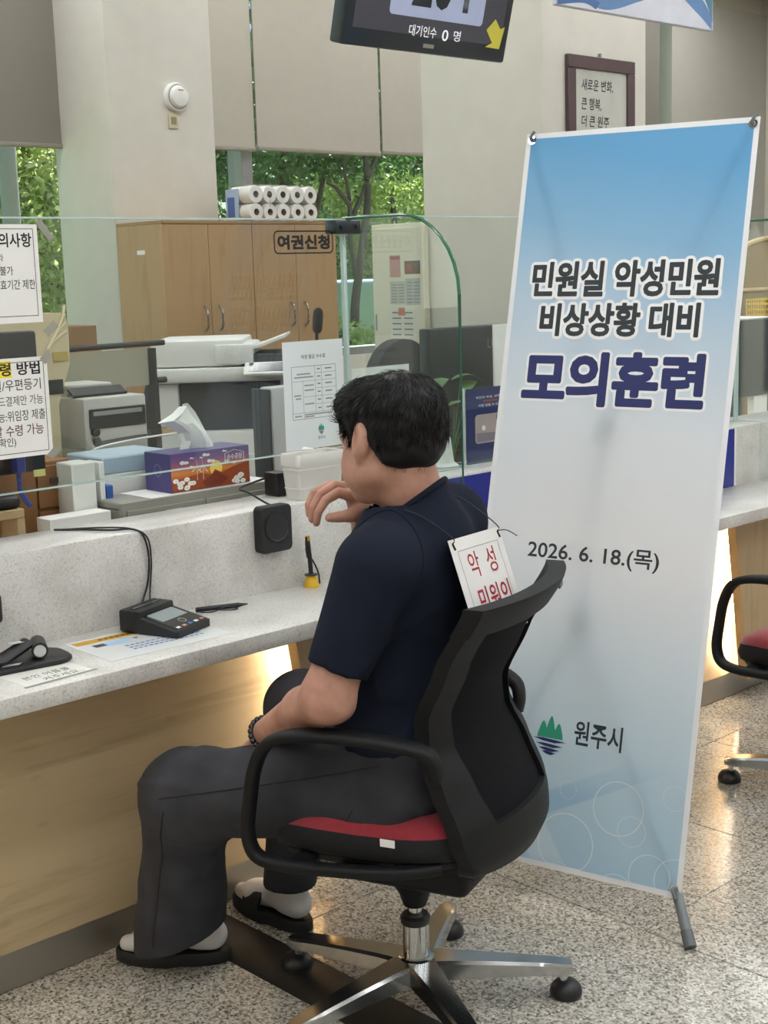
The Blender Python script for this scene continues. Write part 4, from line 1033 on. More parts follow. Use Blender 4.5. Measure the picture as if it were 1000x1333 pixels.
for a, top in ((.012, PW(-.05, .11, 1.065)), (sw-.012, PW(-.06, -.10, 1.062))):
    p = FS_W @ Vector((a, .192, .001))
    obj('string', MB().tube([p-sbase, p+Vector((0, 0, .012))-sbase, (p*.4+top*.6)+Vector((0, 0, .012))-sbase, top-sbase], .0012, 6, smooth=4), M_BLK, st)
    obj('knot', MB().tube([p-sbase, p+Vector((.004, -.004, -.012))-sbase], .0022, 6), M_BLK, st)
    if a > .1: obj('string_end', MB().tube([p-sbase, p+be*.02+Vector((0, 0, .004))-sbase, p+be*.045-Vector((0, 0, .006))-sbase], .001, 6, smooth=4), M_BLK, st)
# ================================================================== ON THE GLASS
yg = GL_Y-.0058
def gpx(u, v): q = ony(u, v, yg); return (q.x, q.z)
def note_thing(name, label, cat, rect, y, group=None):
    """flat sheet facing the customers; rect in world x/z; returns thing and its plane"""
    base = Vector(((rect[0]+rect[2])/2, y, rect[1]))
    t = thing(name, label, cat, base, 0, group)
    return t, frame((-base.x, 0, -base.z), (1, 0, 0), (0, 0, 1))
def GR(u0, v0, u1, v1): a = gpx(u0, v0); b = gpx(u1, v1); return (a[0], a[1], b[0], b[1])
def bline(ul, vl, ur, vr, h):
    a, b, c = gpx(ul, vl), gpx(ur, vr), gpx(ul, vl-h); z = (a[1]+b[1])/2; return (a[0], z, b[0], z+c[1]-a[1])
# black framed counter name on the glass
Fg1 = frame((-scr1.location.x, yg-GL_Y, 0), (1, 0, 0), (0, 0, 1))
r = GR(357, 331, 433, 300); vin = mat('black vinyl', '15171a', .4)
o1, o2 = rrect(*r, .014), rrect(r[0]+.0035, r[1]+.0035, r[2]-.0035, r[3]-.0035, .011)
obj('lettering_frame', MB().rings([[Fg1 @ Vector((a, b, .0002)) for a, b in o2], [Fg1 @ Vector((a, b, .0002)) for a, b in o1], [Fg1 @ Vector((a, b, .0006)) for a, b in o1], [Fg1 @ Vector((a, b, .0006)) for a, b in o2], [Fg1 @ Vector((a, b, .0002)) for a, b in o2]], True, False), vin, scr1, smooth=False)
halo_text('lettering', '여권신청', (r[0]+.013, r[1]+.012, r[2]-.013, r[3]-.012), Fg1, vin, scr1, .008, .0006, .0016)
# taped notices
M_TAPE = mat('matte tape', 'a9a89f', .4, alpha=.7, vary=.03); M_MAROON = mat('maroon ink', '5a2a33', .6); M_YEL = mat('yellow highlighter', 'f1dc3a', .6)
def tape(t, F, c, ang, ln=.05, w=.016):
    Rm = F @ Matrix.Translation((c[0], c[1], .0006)) @ Matrix.Rotation(math.radians(ang), 4, 'Z')
    obj('tape', MB().prism([(-ln/2, -w/2), (ln/2, -w/2), (ln/2, w/2), (-ln/2, w/2)], .0002, Rm), M_TAPE, t, smooth=False)
n1 = (gpx(-75, 420)[0], gpx(56, 419)[1], gpx(56, 419)[0], gpx(50, 292)[1])
t, F = note_thing('paper_notice', 'upper white paper notice taped to the glass with heading and three lines', 'notice', n1, yg-.0008, 'paper notices on the glass')
s_ = rectp('sheet', n1, F, M_PAPER, t, .0004, .0004)
border('printed_frame', (n1[0]+.008, n1[1]+.014, n1[2]-.010, n1[3]-.009), .0014, F, M_INK, s_, .0005)
for body, q, b in (('의사항', (-2, 323, 41, 321, 19), .022), ('라', (-3, 341, 4, 340, 10), .006), ('불가', (0, 359, 17, 358, 12), .008), ('유효기간 제한', (-8, 378, 46, 376, 13), .006)):
    text('lettering', body, bline(*q), F, M_INK, s_, b, .0006)
tape(t, F, (gpx(58, 300)[0], gpx(58, 300)[1]), -52, .05, .016)
n2 = (gpx(-75, 600)[0], gpx(70, 590)[1], gpx(69, 590)[0], gpx(64, 463)[1])
t, F = note_thing('paper_notice', 'lower white paper notice taped to the glass with yellow highlighted heading', 'notice', n2, yg-.0008, 'paper notices on the glass')
s_ = rectp('sheet', n2, F, M_PAPER, t, .0004, .0004)
border('printed_frame', (n2[0]+.008, n2[1]+.009, n2[2]-.009, n2[3]-.009), .0014, F, M_INK, s_, .0005)
hl = bline(-16, 492, 15, 491, 20); rectp('highlight', (hl[0], hl[1]-.002, hl[2], hl[3]+.001), F, M_YEL, s_, .0005, .0002)
for body, q, b, m_ in (('령 방법', (0, 490, 52, 487, 17), .024, M_INK), ('일/우편등기', (-9, 511, 53, 506, 15), .004, M_INK), ('드결제만 가능', (-2, 529, 56, 526, 13), .0, M_INK), ('능:위임장 제출', (-2, 550, 59, 545, 14), .004, M_INK), ('날 수령 가능', (-7, 570, 57, 565, 15), .006, M_MAROON), ('확인)', (0, 586, 21, 582, 14), .004, M_INK)):
    text('lettering', body, bline(*q), F, m_, s_, b, .0006)
tape(t, F, gpx(66, 420+8), 40, .035, .018); tape(t, F, gpx(60, 464), 45, .03, .018); tape(t, F, gpx(70, 588), 40, .03, .016)
# fee table sheet
n3 = (gpx(374, 585)[0], gpx(375, 588)[1], gpx(450, 580)[0], gpx(367, 446)[1])
n3 = (n3[0]-.004, n3[1], n3[2], n3[3])
t, F = note_thing('fee_sheet', 'white fee table sheet on the glass behind the white pot', 'notice', n3, yg-.0008)
s_ = rectp('sheet', n3, F, mat('laminated white sheet', 'dfe6e8', .25, vary=.01), t, .0004, .0004)
w3, h3 = n3[2]-n3[0], n3[3]-n3[1]
def R3(a, b, c, d): return (n3[0]+a*w3, n3[1]+b*h3, n3[0]+c*w3, n3[1]+d*h3)
M_GRINK = mat('grey ink', '6f7477', .6)
text('lettering', '여권 발급 수수료', R3(.30, .835, .70, .875), F, M_INK, s_, .01, .0006)
T0 = R3(.13, .28, .87, .77); border('table_frame', T0, .0012, F, M_GRINK, s_, .0005)
mb = MB()
def hl_(a, b, c, d): q = (T0[0]+a*(T0[2]-T0[0]), T0[1]+b*(T0[3]-T0[1]), T0[0]+c*(T0[2]-T0[0]), T0[1]+d*(T0[3]-T0[1])); mb.prism([(q[0]-.0004, q[1]-.0004), (q[2]+.0004, q[1]-.0004), (q[2]+.0004, q[3]+.0004), (q[0]-.0004, q[3]+.0004)], .0001, F, .0005)
for a in ((0, .72, 1, .72), (0, .12, 1, .12), (.25, .42, 1, .42), (.52, .86, 1, .86), (.52, .57, 1, .57), (.52, .27, 1, .27), (.25, 0, .25, .72), (.52, .12, .52, 1), (.67, .12, .67, 1)): hl_(*a)
o = obj('table_lines', mb, M_GRINK, s_, smooth=False); o['kind'] = 'stuff'
mb = MB()
for (a, b, ww) in ((.12, .84, .28), (.06, .78, .40), (.05, .44, .15), (.08, .38, .1), (.28, .62, .2), (.28, .53, .2), (.28, .27, .2), (.05, .05, .14), (.27, .07, .6), (.27, .03, .2)):
    q = (T0[0]+a*(T0[2]-T0[0]), T0[1]+b*(T0[3]-T0[1])); L_ = ww*(T0[2]-T0[0])
    k = 0
    while k < L_: mb.prism([(q[0]+k, q[1]), (q[0]+k+.0035, q[1]), (q[0]+k+.0035, q[1]+.0035), (q[0]+k, q[1]+.0035)], .0001, F, .0005); k += .0046
for zf in (.92, .78, .64, .49, .34, .18):
    for a, ww in ((.57, .07), (.75, .15)):
        q = (T0[0]+a*(T0[2]-T0[0]), T0[1]+zf*(T0[3]-T0[1])); mb.prism([(q[0], q[1]), (q[0]+ww*(T0[2]-T0[0]), q[1]), (q[0]+ww*(T0[2]-T0[0]), q[1]+.003), (q[0], q[1]+.003)], .0001, F, .0005)
o = obj('small_print', mb, M_GRINK, s_, smooth=False); o['kind'] = 'stuff'
ec = (n3[0]+.59*w3, n3[1]+.155*h3); s = .0006
poly_print('emblem_peaks', arcs(0, 6, [(17, 0)]+pk+[(-17, 0)]), F, MATS['green print'], s_, .0006)
for j, (w, y) in enumerate(((22, 3), (18, -3), (14, -8), (9, -12))):
    poly_print('emblem_wave', arcs(0, y, [(-w, 1.2), (-w*.4, -.8), (w*.3, -1.8), (w, .2), (w*.3, 1.4), (-w*.4, 2.2)]), F, M_NAVYINK, s_, .0006)
text('lettering', '원주시', R3(.53, .075, .65, .11), F, M_INK, s_, .0, .0006)

# ================================================================== ON THE COUNTER
# card terminal
tc = Vector((1.728, 2.548, TOP_Z+.0006)); ta = math.radians(18.7)
ct_ = thing('card_terminal', 'black card payment terminal with grey screen on the printed mat', 'card terminal', tc+Vector((0, 0, .0006)), ta)
obj('body', MB().rings([[Vector((x, y0, .001)), Vector((x, y1, .001)), Vector((x, y1, h1)), Vector((x, y0, h0))] for x, y0, y1, h0, h1 in ((-.062, -.074, .028, .012, .036), (-.058, -.078, .03, .017, .041), (.058, -.078, .03, .017, .041), (.062, -.074, .028, .012, .036))]), M_BLK, ct_, ang=25)
obj('card_reader', MB().box((-.064, .022, .001), (.064, .082, .052), .006, 2), M_BLK, ct_)
obj('slot', MB().box((-.048, .050, .0515), (.048, .056, .0526), .0, 1).box((-.052, .046, .0512), (.052, .060, .0520)), mat('slot chrome', '8d9196', .2, metal=.7), ct_, smooth=False)
sl = math.atan2(.024, .108)
Ft = Matrix.Translation((0, -.078, .0172)) @ Matrix.Rotation(sl, 4, 'X')
obj('glass_face', MB().prism(rrect(-.055, .004, .055, .106, .005), .0006, Ft), M_GLOSSBLK, ct_, smooth=False)
obj('screen', MB().prism(rrect(-.046, .052, .046, .098, .003), .0005, Ft, .0006), mat('lcd grey', '8f9a9c', .15), ct_, smooth=False)
obj('contactless_mark', MB().ring2d((0, .034), .0085, .0098, .0003, Ft @ Matrix.Translation((0, 0, .0007)), 24), mat('pale grey print', 'c9cdd0', .5), ct_, smooth=False)
for k, c in enumerate(('e8e8e8', 'c98b7a', '4f78c9', 'd9d9d9', 'c46a50')):
    x = -.044+.022*k; obj('icon', MB().prism(rrect(x-.006, .008, x+.006, .016, .001), .0004, Ft, .0006), mat('icon '+c, c, .4), ct_, smooth=False)
# mat under it
Fm_c = Vector((1.655, 2.507, TOP_Z+.0002))
mt = thing('printed_mat', 'laminated printed mat with a yellow band under the card terminal', 'mat', Fm_c, math.radians(-2))
FI = Matrix.Identity(4)
ms = rectp('sheet', (-.155, -.10, .155, .10), FI, mat('laminate white', 'e2e4e4', .15, vary=.01), mt, .0005, .0005)
rectp('yellow_band', (-.145, .058, .145, .088), FI, mat('ochre print', 'c79a2e', .5), ms, .0006, .0002)
text('lettering', '신용카드 결제', (-.06, .065, .02, .080), FI, mat('brown ink', '5d4417', .6), ms, .01, .0007) if False else None
for k in range(9): rectp('printed_word', (-.085+.014*k, .068, -.075+.014*k, .079), FI, MATS.get('brown ink') or mat('brown ink', '5d4417', .6), ms, .0007, .0001)
rectp('printed_photo', (-.12, .020, -.092, .042), FI, mat('dark photo print', '3b4450', .5), ms, .0006, .0001)
rectp('printed_picture', (-.092, .012, -.035, .046), FI, mat('pale blue print', '9fc0da', .5), ms, .0006, .0001)
obj('plus_mark', MB().prism([(-.022, .030), (-.010, .030), (-.010, .034), (-.022, .034)], .0001, FI, .0006).prism([(-.018, .026), (-.014, .026), (-.014, .038), (-.018, .038)], .0001, FI, .0006), M_INK, ms, smooth=False)
mb = MB()
for j, y in enumerate((-.018, -.036, -.052)):
    for k in range(14): mb.prism([(-.07+.013*k, y), (-.061+.013*k, y), (-.061+.013*k, y+.007), (-.07+.013*k, y+.007)], .0001, FI, .0006)
obj('small_print', mb, mat('blue ink', '3f6fa8', .6), ms, smooth=False)['kind'] = 'stuff'
# pen with coil tether on the counter
pa, pb = Vector((1.868, 2.628, TOP_Z+.006)), Vector((1.985, 2.580, TOP_Z+.006))
pn = thing('stylus_pen', 'black pen lying on the counter beside the card terminal', 'pen', (pa+pb)/2-Vector((0, 0, .006)))
o0 = pn.location
obj('barrel', MB().tube([pa-o0, pa.lerp(pb, .82)-o0], .0058, 12), M_BLK, pn); obj('tip', MB().tube([pa.lerp(pb, .82)-o0, pb-o0], [.0055, .0012], 12), M_BLK, pn)
obj('tether', MB().tube([pa.lerp(pb, .3)-o0+Vector((.004, -.012, -.003)), pa.lerp(pb, .45)-o0+Vector((.01, -.03, -.004)), pa.lerp(pb, .62)-o0+Vector((.008, -.026, -.004)), pa.lerp(pb, .66)-o0+Vector((0, -.006, -.001)), pa.lerp(pb, .5)-o0+Vector((0, -.012, .002)), pa.lerp(pb, .3)-o0+Vector((-.01, -.02, -.004)), pa.lerp(pb, .1)-o0+Vector((-.01, -.012, -.004))], .0013, 6, smooth=5), M_BLK, pn)
# yellow pen holder
ps = thing('pen_holder', 'yellow cone shaped pen holder with an upright black pen', 'pen holder', (2.222, 2.622, TOP_Z))
obj('base', MB().lathe([(0, 0), (.019, 0), (.0195, .003), (.0165, .014), (.0125, .026), (.0125, .030), (0, .030)], 28), mat('yellow plastic', 'd9ae2a', .35), ps)
obj('rim', MB().lathe([(0, .0295), (.0165, .0295), (.0175, .032), (.010, .0335), (0, .0335)], 28), mat('dark brown plastic', '33291f', .4), ps)
pnp = obj('pen', MB().tube([(0, 0, .032), (-.001, .002, .075), (-.004, .004, .122)], .0058, 12), M_BLK, ps)
obj('gold_band', MB().tube([(-.0038, .004, .118), (-.0043, .0043, .130)], .0062, 12), mat('gold plastic', 'c69a34', .3, metal=.4), pnp)
obj('clip', MB().tube([(-.009, .002, .128), (-.011, .002, .10), (-.008, .001, .075)], .003, 8, smooth=4), M_BLK, pnp)
obj('cord', MB().tube([(.004, 0, .07), (.012, -.004, .052), (.018, -.008, .03), (.019, -.009, .006)], .0022, 8, smooth=5), M_BLK, ps)
# black desk stand at the left
stn = thing('tablet_stand', 'black folding stand with oval base at the left end of the counter', 'stand', (1.36, 2.545, TOP_Z+.0005), math.radians(-8))
obj('base_plate', MB().rings([[Vector((x*sc_, y*sc_, z)) for x, y in rrect(-.12, -.062, .105, .062, .045, 8)] for sc_, z in ((.97, 0), (1.0, .003), (1.0, .007), (.97, .010))]), M_BLK, stn, ang=50)
ar = obj('hinged_arm', MB().tube([(-.13, -.03, .026), (-.06, -.018, .020), (-.035, -.012, .022), (.02, .0, .042)], .012, 10, smooth=5, flat=1.7), M_BLK, stn)
obj('silver_inlay', MB().box((-.15, -.034, .033), (-.062, -.016, .0345), .0, 1).box((-.02, -.012, .047), (.012, .003, .0485)), mat('silver trim', 'd6d8d8', .25, metal=.3), ar, smooth=False)
hg = obj('hinge', MB().cyl((.035, -.028, .028), (.055, .035, .028), .017, n=24), M_BLK, stn)
obj('hinge_cap', MB().cyl((.0335, -.0325, .028), (.0352, -.0272, .028), .0125, n=24), mat('silver cap', 'cfd2d3', .2, metal=.5), hg)
obj('inner_window', MB().prism([(-.05, -.034), (-.015, -.04), (-.005, -.028), (-.04, -.024)], .0006, Matrix.Translation((0, 0, .0101))), MATS['silver trim'], stn, smooth=False)
# handwritten note taped on the counter
nc = Vector((1.368, 2.44, TOP_Z+.0002)); hn = thing('handwritten_note', 'taped handwritten note at the counter edge below the black stand', 'note', nc, math.radians(3))
hs = rectp('sheet', (-.085, -.055, .07, .055), FI, mat('note paper', 'e3e2dc', .4, vary=.02), hn, .0004, .0004)
text('lettering', '본인 어플을', (-.062, -.012, .045, .012), FI, M_INK, hs, .0, .0006, shear=.1)
text('lettering', '켜주세요..', (-.035, -.045, .055, -.021), FI, M_INK, hs, .0, .0006, shear=.1)
obj('tape', MB().prism([(-.092, -.060), (.077, -.060), (.077, -.050), (-.092, -.050)], .0002, FI, .0004), M_TAPE, hn, smooth=False)
# dark device at the very left edge, hung on the riser
dv = obj('wall_speaker_edge', MB().box((ony(-45, 780, RIS_Y).x, RIS_Y-.03, .80), (ony(4, 780, RIS_Y-.03).x, RIS_Y-.0008, .865), .010, 3), M_BLKM)
dv.name = 'intercom_unit'; rebase(dv, (1.2, RIS_Y-.015, .80)); tag(dv, 'edge of a small black device on the riser at the left border', 'device')
# black speaker on the riser front
sp0, sp1 = ony(339, 662, RIS_Y-.03), ony(381, 714, RIS_Y-.03)
spx, spz = (sp0.x+sp1.x)/2, (sp0.z+sp1.z)/2; shx = (sp1.x-sp0.x)/2
spk = thing('speaker', 'small square black speaker hung on the front of the white riser', 'speaker', (spx, RIS_Y-.0008, spz-.056))
Fk = frame((0, -.032, .056), (1, 0, 0), (0, 0, 1))
obj('case', MB().rings([[Fk @ Vector((x*a, y*a, z)) for x, y in rrect(-shx, -.058, shx, .058, .012)] for a, z in ((1, -.0312), (1, -.004), (.96, 0))]), M_BLKM, spk, ang=50)
obj('grille', MB().lathe([(.001, .0012), (.034, .0012), (.036, .003), (.038, .0028), (.039, -.001)], 32, Fk @ Matrix.Translation((0, .006, 0))), mat('black grille', '1d1e20', .5), spk)
cab0 = Vector((spx, RIS_Y-.02, spz+.056))
kb = obj('power_cable', MB().tube([cab0, ony(345, 655, RIS_Y+.02)+Vector((0, 0, .002)), ony(325, 642, RIS_Y+.07), ony(312, 636, RIS_Y+.12), ony(330, 628, 2.82), ony(352, 620, 2.83)], .0028, 8, smooth=6), M_BLK)
rebase(kb, (2.15, 2.76, RIS_Z)); tag(kb, 'thin black cable running from the small speaker over the riser', 'cable')
ad = obj('power_adapter', MB().box((ony(362, 636, 2.80).x-.022, 2.775, RIS_Z+.0005), (ony(362, 636, 2.80).x+.022, 2.83, RIS_Z+.062), .004, 2), M_BLK); rebase(ad, (ony(362, 636, 2.8).x, 2.80, RIS_Z)); tag(ad, 'black power adapter block beside the white pot', 'adapter')
kb = obj('data_cable', MB().tube([(1.62, 2.82, RIS_Z+.003), (1.66, 2.76, RIS_Z+.004), (1.70, 2.70, RIS_Z+.004), (1.735, RIS_Y+.01, RIS_Z+.004), (1.752, RIS_Y-.006, RIS_Z-.012), (1.762, RIS_Y-.008, .88), (1.757, RIS_Y-.006, .82), (1.735, RIS_Y-.012, .775), (1.735, 2.632, .765)], .0024, 8, smooth=6).tube([(1.63, 2.81, RIS_Z+.003), (1.68, 2.73, RIS_Z+.009), (1.73, RIS_Y+.012, RIS_Z+.006), (1.760, RIS_Y-.008, RIS_Z-.016), (1.768, RIS_Y-.008, .87), (1.760, RIS_Y-.008, .80), (1.742, 2.63, .768)], .002, 8, smooth=6), M_BLK)
rebase(kb, (1.74, RIS_Y-.01, TOP_Z)); tag(kb, 'twin black cable hanging down the riser to the card terminal', 'cable')
# white embossed pot on the riser
px0, px1 = ony(378, 645, 2.70).x, ony(440, 640, 2.70).x
pt = thing('desk_pot', 'square white embossed pot standing on the riser next to the man\'s hand', 'pot', ((px0+px1)/2, 2.703, RIS_Z)); hw = (px1-px0)/2
def sqr(a, b, z, r=.012): return [Vector((x, y, z)) for x, y in rrect(-a, -b, a, b, r)]
obj('body', MB().rings([sqr(hw*.86, .030, .0005), sqr(hw*.88, .031, .004), sqr(hw*.96, .035, .085), sqr(hw*1.0, .037, .088), sqr(hw*1.0, .0375, .114), sqr(hw*.98, .0365, .118), sqr(hw*.92, .033, .116), sqr(hw*.84, .028, .02)]), mat('white embossed ceramic', 'dcdad5', .45, vary=.01), pt, ang=40)
for z, k in ((.030, .905), (.078, .955)): obj('relief_line', MB().tube([Vector((p.x, p.y, z)) for p in sqr(hw*k+.0006, .031+.0045*z/.085+.0006, z)], .0012, 6, closed=True), MATS['white embossed ceramic'], pt)
ftk = obj('folded_tissue', MB().rings([[Vector((-.03, 0, .105)), Vector((-.02, .01, .105)), Vector((.02, .006, .105)), Vector((.01, -.008, .105))], [Vector((-.035, 0, .128)), Vector((-.02, .008, .132)), Vector((.018, .004, .122)), Vector((.0, -.006, .126))]]), M_PAPER, pt)

# ================================================================== BEHIND THE GLASS: DESKS
M_DESK = wood('desk laminate', 'b58d5e', '9f784c', (2, 8, 8), .4)
dk = thing('office_desk', 'long wooden office desk behind the service counter', 'desk', (2.6, 3.25, 0))
obj('desktop', MB().box((-2.4, -.39, .69), (2.2, .42, .72), .003, 1), M_DESK, dk)
for x in (-2.3, -.7, .7, 2.1): obj('leg_panel', MB().box((x-.015, -.36, 0), (x+.015, .38, .689)), M_DESK, dk, smooth=False)
# grey letter drawers
d0, d1 = ony(158, 642, 2.875), ony(364, 630, 2.875); dz = .967
du = thing('drawer_unit', 'low grey letter drawer unit under the tissue box', 'drawer unit', ((d0.x+d1.x)/2, 2.875, .7205)); dh = (d1.x-d0.x)/2; dz -= .7205
obj('case', MB().box((-dh, 0, 0), (dh, .012, dz)).box((-dh, .012, dz-.018), (dh, .16, dz), .003, 1).box((-dh, .012, 0), (-dh+.012, .16, dz-.018)).box((dh-.012, .012, 0), (dh, .16, dz-.018)), M_GREY, du, smooth=False)
for j in range(4):
    for i in range(2):
        x0 = -dh+.012+i*(dh-.01); z0 = dz-.018-.055*(j+1)
        dr = obj('drawer', MB().box((x0, -.006, z0+.003), (x0+dh-.016, .0, z0+.055), .002, 1), M_GREY, du)
        obj('pull_slot', MB().box((x0+.01, -.008, z0+.012), (x0+.10, -.0058, z0+.026)), M_BLK, dr, smooth=False)
        obj('label_card', MB().box((x0+.11, -.0075, z0+.018), (x0+.16, -.006, z0+.042)), M_PAPER, dr, smooth=False)
rectp('top_paper', (-dh*.62, .012, dh*.95, .155), Matrix.Translation((0, 0, dz)), M_PAPER, du, .0008, .0008)
# tissue box
ty = 2.905; b0, b1 = ony(224, 643, ty), ony(326, 629, ty); tz0 = .9685; th = ony(222, 590, ty).z-tz0-.004
tb = thing('tissue_box', 'purple tissue box printed with a sunset landscape, one tissue pulled up', 'tissue box', ((b0.x+b1.x)/2, ty, tz0+.0)); tw = (b1.x-b0.x)/2; td = .115
def boxprint():
    m, nt, b = newmat('sunset print')
    tcn = nt.nodes.new('ShaderNodeTexCoord'); sp = nt.nodes.new('ShaderNodeSeparateXYZ'); nt.links.new(tcn.outputs['Object'], sp.inputs[0])
    mr = nt.nodes.new('ShaderNodeMapRange'); mr.inputs['From Max'].default_value = th; nt.links.new(sp.outputs[2], mr.inputs['Value'])
    nt.links.new(ramp(nt, mr.outputs[0], [(0, '8a3f22'), (.3, 'b2552a'), (.48, 'd98a3f'), (.6, 'b5626a'), (.8, '7d5288'), (1, '584a86')]), b.inputs['Base Color']); b.inputs['Roughness'].default_value = .35
    return m
M_PURP = mat('purple card', '4d4680', .4)
obj('carton', MB().box((-tw, .0006, 0), (tw, td, th), .001, 1), M_PURP, tb)
Ff = frame((0, 0, 0), (1, 0, 0), (0, 0, 1))
fp = obj('front_print', MB().prism([(-tw+.001, .001), (tw-.001, .001), (tw-.001, th-.001), (-tw+.001, th-.001)], .0005, Ff, -.0003), boxprint(), tb, smooth=False)
def disc(cx, cy, r, n=14, a0=0, a1=360, ry=None): return [(cx+r*math.cos(math.radians(a0+(a1-a0)*k/n)), cy+(ry or r)*math.sin(math.radians(a0+(a1-a0)*k/n))) for k in range(n+(0 if a1-a0 == 360 else 1))]
def fpr(name, pts, m, h=.0004): return poly_print(name, pts, Ff, m, fp, h)
fpr('printed_sun', disc(.016, th*.5, .020), mat('sun print', 'f0cf62', .4))
fpr('printed_mountain', [(-tw+.002, th*.30), (-.03, th*.42), (.0, th*.34), (.012, th*.47), (.035, th*.36), (.07, th*.48), (tw-.002, th*.58), (tw-.002, .002), (-tw+.002, .002)], mat('mountain print', '9c4a26', .4), .0006)
fpr('printed_mountain', [(-.03, th*.18), (.014, th*.42), (.055, th*.2), (.03, .004), (-.02, .004)], mat('mountain dark print', '7d3320', .4), .0008)
for cx, cy, s in ((-.085, .78, 1.3), (-.06, .88, .6), (-.06, .64, .8), (-.015, .92, 1.1), (.0, .74, 1.2), (-.03, .86, .5), (.045, .96, .7), (.05, .68, .8), (.115, .62, .4)):
    fpr('printed_cloud', disc(cx-.004*s, cy*th*.96, .006*s, 10, 0, 360, .004*s), M_HALO, .0006); fpr('printed_cloud', disc(cx+.005*s, cy*th*.96-.001, .007*s, 10, 0, 360, .003*s), M_HALO, .0006)
for cx in (-.045, -.026):
    obj('printed_turbine', MB().prism([(cx-.0006, th*.25), (cx+.0006, th*.25), (cx+.0004, th*.6), (cx-.0004, th*.6)], .0002, Ff, .0009).prism([(cx, th*.6), (cx+.001, th*.6), (cx-.003, th*.85)], .0002, Ff, .0009).prism([(cx, th*.6), (cx+.014, th*.45), (cx+.013, th*.43)], .0002, Ff, .0009).prism([(cx, th*.6), (cx-.016, th*.5), (cx-.015, th*.48)], .0002, Ff, .0009), M_HALO, fp, smooth=False)
rs_ = random.Random(3)
for side in (-1, 1):
    for k in range(9):
        cx = side*(tw-.012-.055*rs_.random()) if side < 0 else tw-.01-.05*rs_.random(); cy = .006+(.028 if side < 0 else .005+.03*max(0, 1-(tw-cx)/.06))*rs_.random()
        fpr('printed_daisy', disc(cx, cy, .009, 10, 0, 360, .006), M_HALO, .0010+.0001*k); fpr('daisy_centre', disc(cx, cy, .002, 8), M_YEL, .0022)
hx = [(.045, th*.62), (.045, th*.84), (.075, th*.93), (.108, th*.84), (.108, th*.62), (.075, th*.55)]
obj('badge_outline', MB().rings([[Ff @ Vector((.0765+(x-.0765)*k, th*.74+(y-th*.74)*k, .0007)) for x, y in hx] for k in (.94, 1.0)], True, False), M_HALO, fp, smooth=False)
text('lettering', '순수공장', (.052, th*.67, .102, th*.82), Ff, M_HALO, fp, .012, .0009)
Fl = frame((-tw-.0003, .0, 0), (0, -1, 0), (0, 0, 1))
obj('side_badge', MB().rings([[Fl @ Vector((-td*.5+c*.016*k, th*.55+s_n*.018*k, .0003)) for c, s_n in [(math.cos(PI/6+PI/3*q), math.sin(PI/6+PI/3*q)) for q in range(6)]] for k in (.9, 1)], True, False), mat('pale lilac print', '9f98c4', .5), tb, smooth=False)
# tissue sheet
bm_v = []; 
prof = [((-.062, .0), (.052, .0)), ((-.050, .02), (.042, .022)), ((-.056, .042), (.028, .045)), ((-.085, .062), (.012, .072)), ((-.118, .074), (-.004, .094)), ((-.075, .094), (-.022, .110)), ((-.055, .112), (-.034, .120))]
mbt = MB(); R = []
for j, ((xa, za), (xb, zb)) in enumerate(prof):
    row = []
    for i in range(9):
        u = i/8; x = xa+(xb-xa)*u; z = za+(zb-za)*u; row.append(Vector((x+.012, td*.5+.012*math.sin(u*7+j*.5)+.006*math.cos(u*13), th+z)))
    R.append(row)
R2 = [r+[p+Vector((0, .0012, 0)) for p in reversed(r)] for r in R]
obj('tissue', mbt.rings(R2), mat('tissue paper', 'f4f4f2', .8, vary=.005), tb, ang=25)

# file boxes beside the drawers
def solid(name, lo, hi, m, label, cat, bev=.003, group=None, seg=1):
    lo = Vector(lo); hi = Vector(hi); b = Vector(((lo.x+hi.x)/2, (lo.y+hi.y)/2, lo.z))
    o = obj(name, MB().box(lo-b, hi-b, bev, seg), m); o.location = b; return tag(o, label, cat, group)
fx0, fx1 = ony(93, 605, 2.97).x, ony(124, 605, 2.97).x
fb = thing('file_box', 'tall white file box left of the grey drawer unit', 'file box', ((fx0+fx1)/2, 2.97, .7205))
obj('case', MB().box((-(fx1-fx0)/2, 0, 0), ((fx1-fx0)/2, .075, ony(93, 605, 2.97).z-.72), .003, 1), M_WHITE, fb)
rectp('teal_tab', (-.02, .15, .0, .17), frame(((fx1-fx0)/2+.0003, 0, .02), (0, 1, 0), (0, 0, 1)), mat('teal tape', '3d9aa8', .5), fb, .0006, .0004) if False else None
f2 = solid('file_folder', (fx1+.018, 2.98, .7205), (fx1+.032, 3.045, ony(140, 600, 2.98).z), M_WHITE, 'thin white folder standing between the white file box and the blue folder', 'folder', group='folders on the desk')
f3 = solid('file_folder', (fx1+.036, 2.98, .7205), (fx1+.055, 3.045, ony(140, 632, 2.98).z), mat('blue folder', '2c5aa0', .5), 'blue folder standing beside the white file box', 'folder', group='folders on the desk')
f4x0 = fx1+.075
wb_ = thing('storage_box', 'white box with a pale blue lid behind the tissue box', 'box', (f4x0+.11, 3.05, .7205)); f4h = ony(150, 617, 3.05).z-.7205
obj('case', MB().box((-.11, 0, 0), (.095, .17, f4h), .003, 1), M_WHITE, wb_); obj('lid', MB().box((-.115, .0, f4h), (.10, .175, f4h+.045), .004, 1), mat('pale blue plastic', 'a9bccb', .35), wb_)
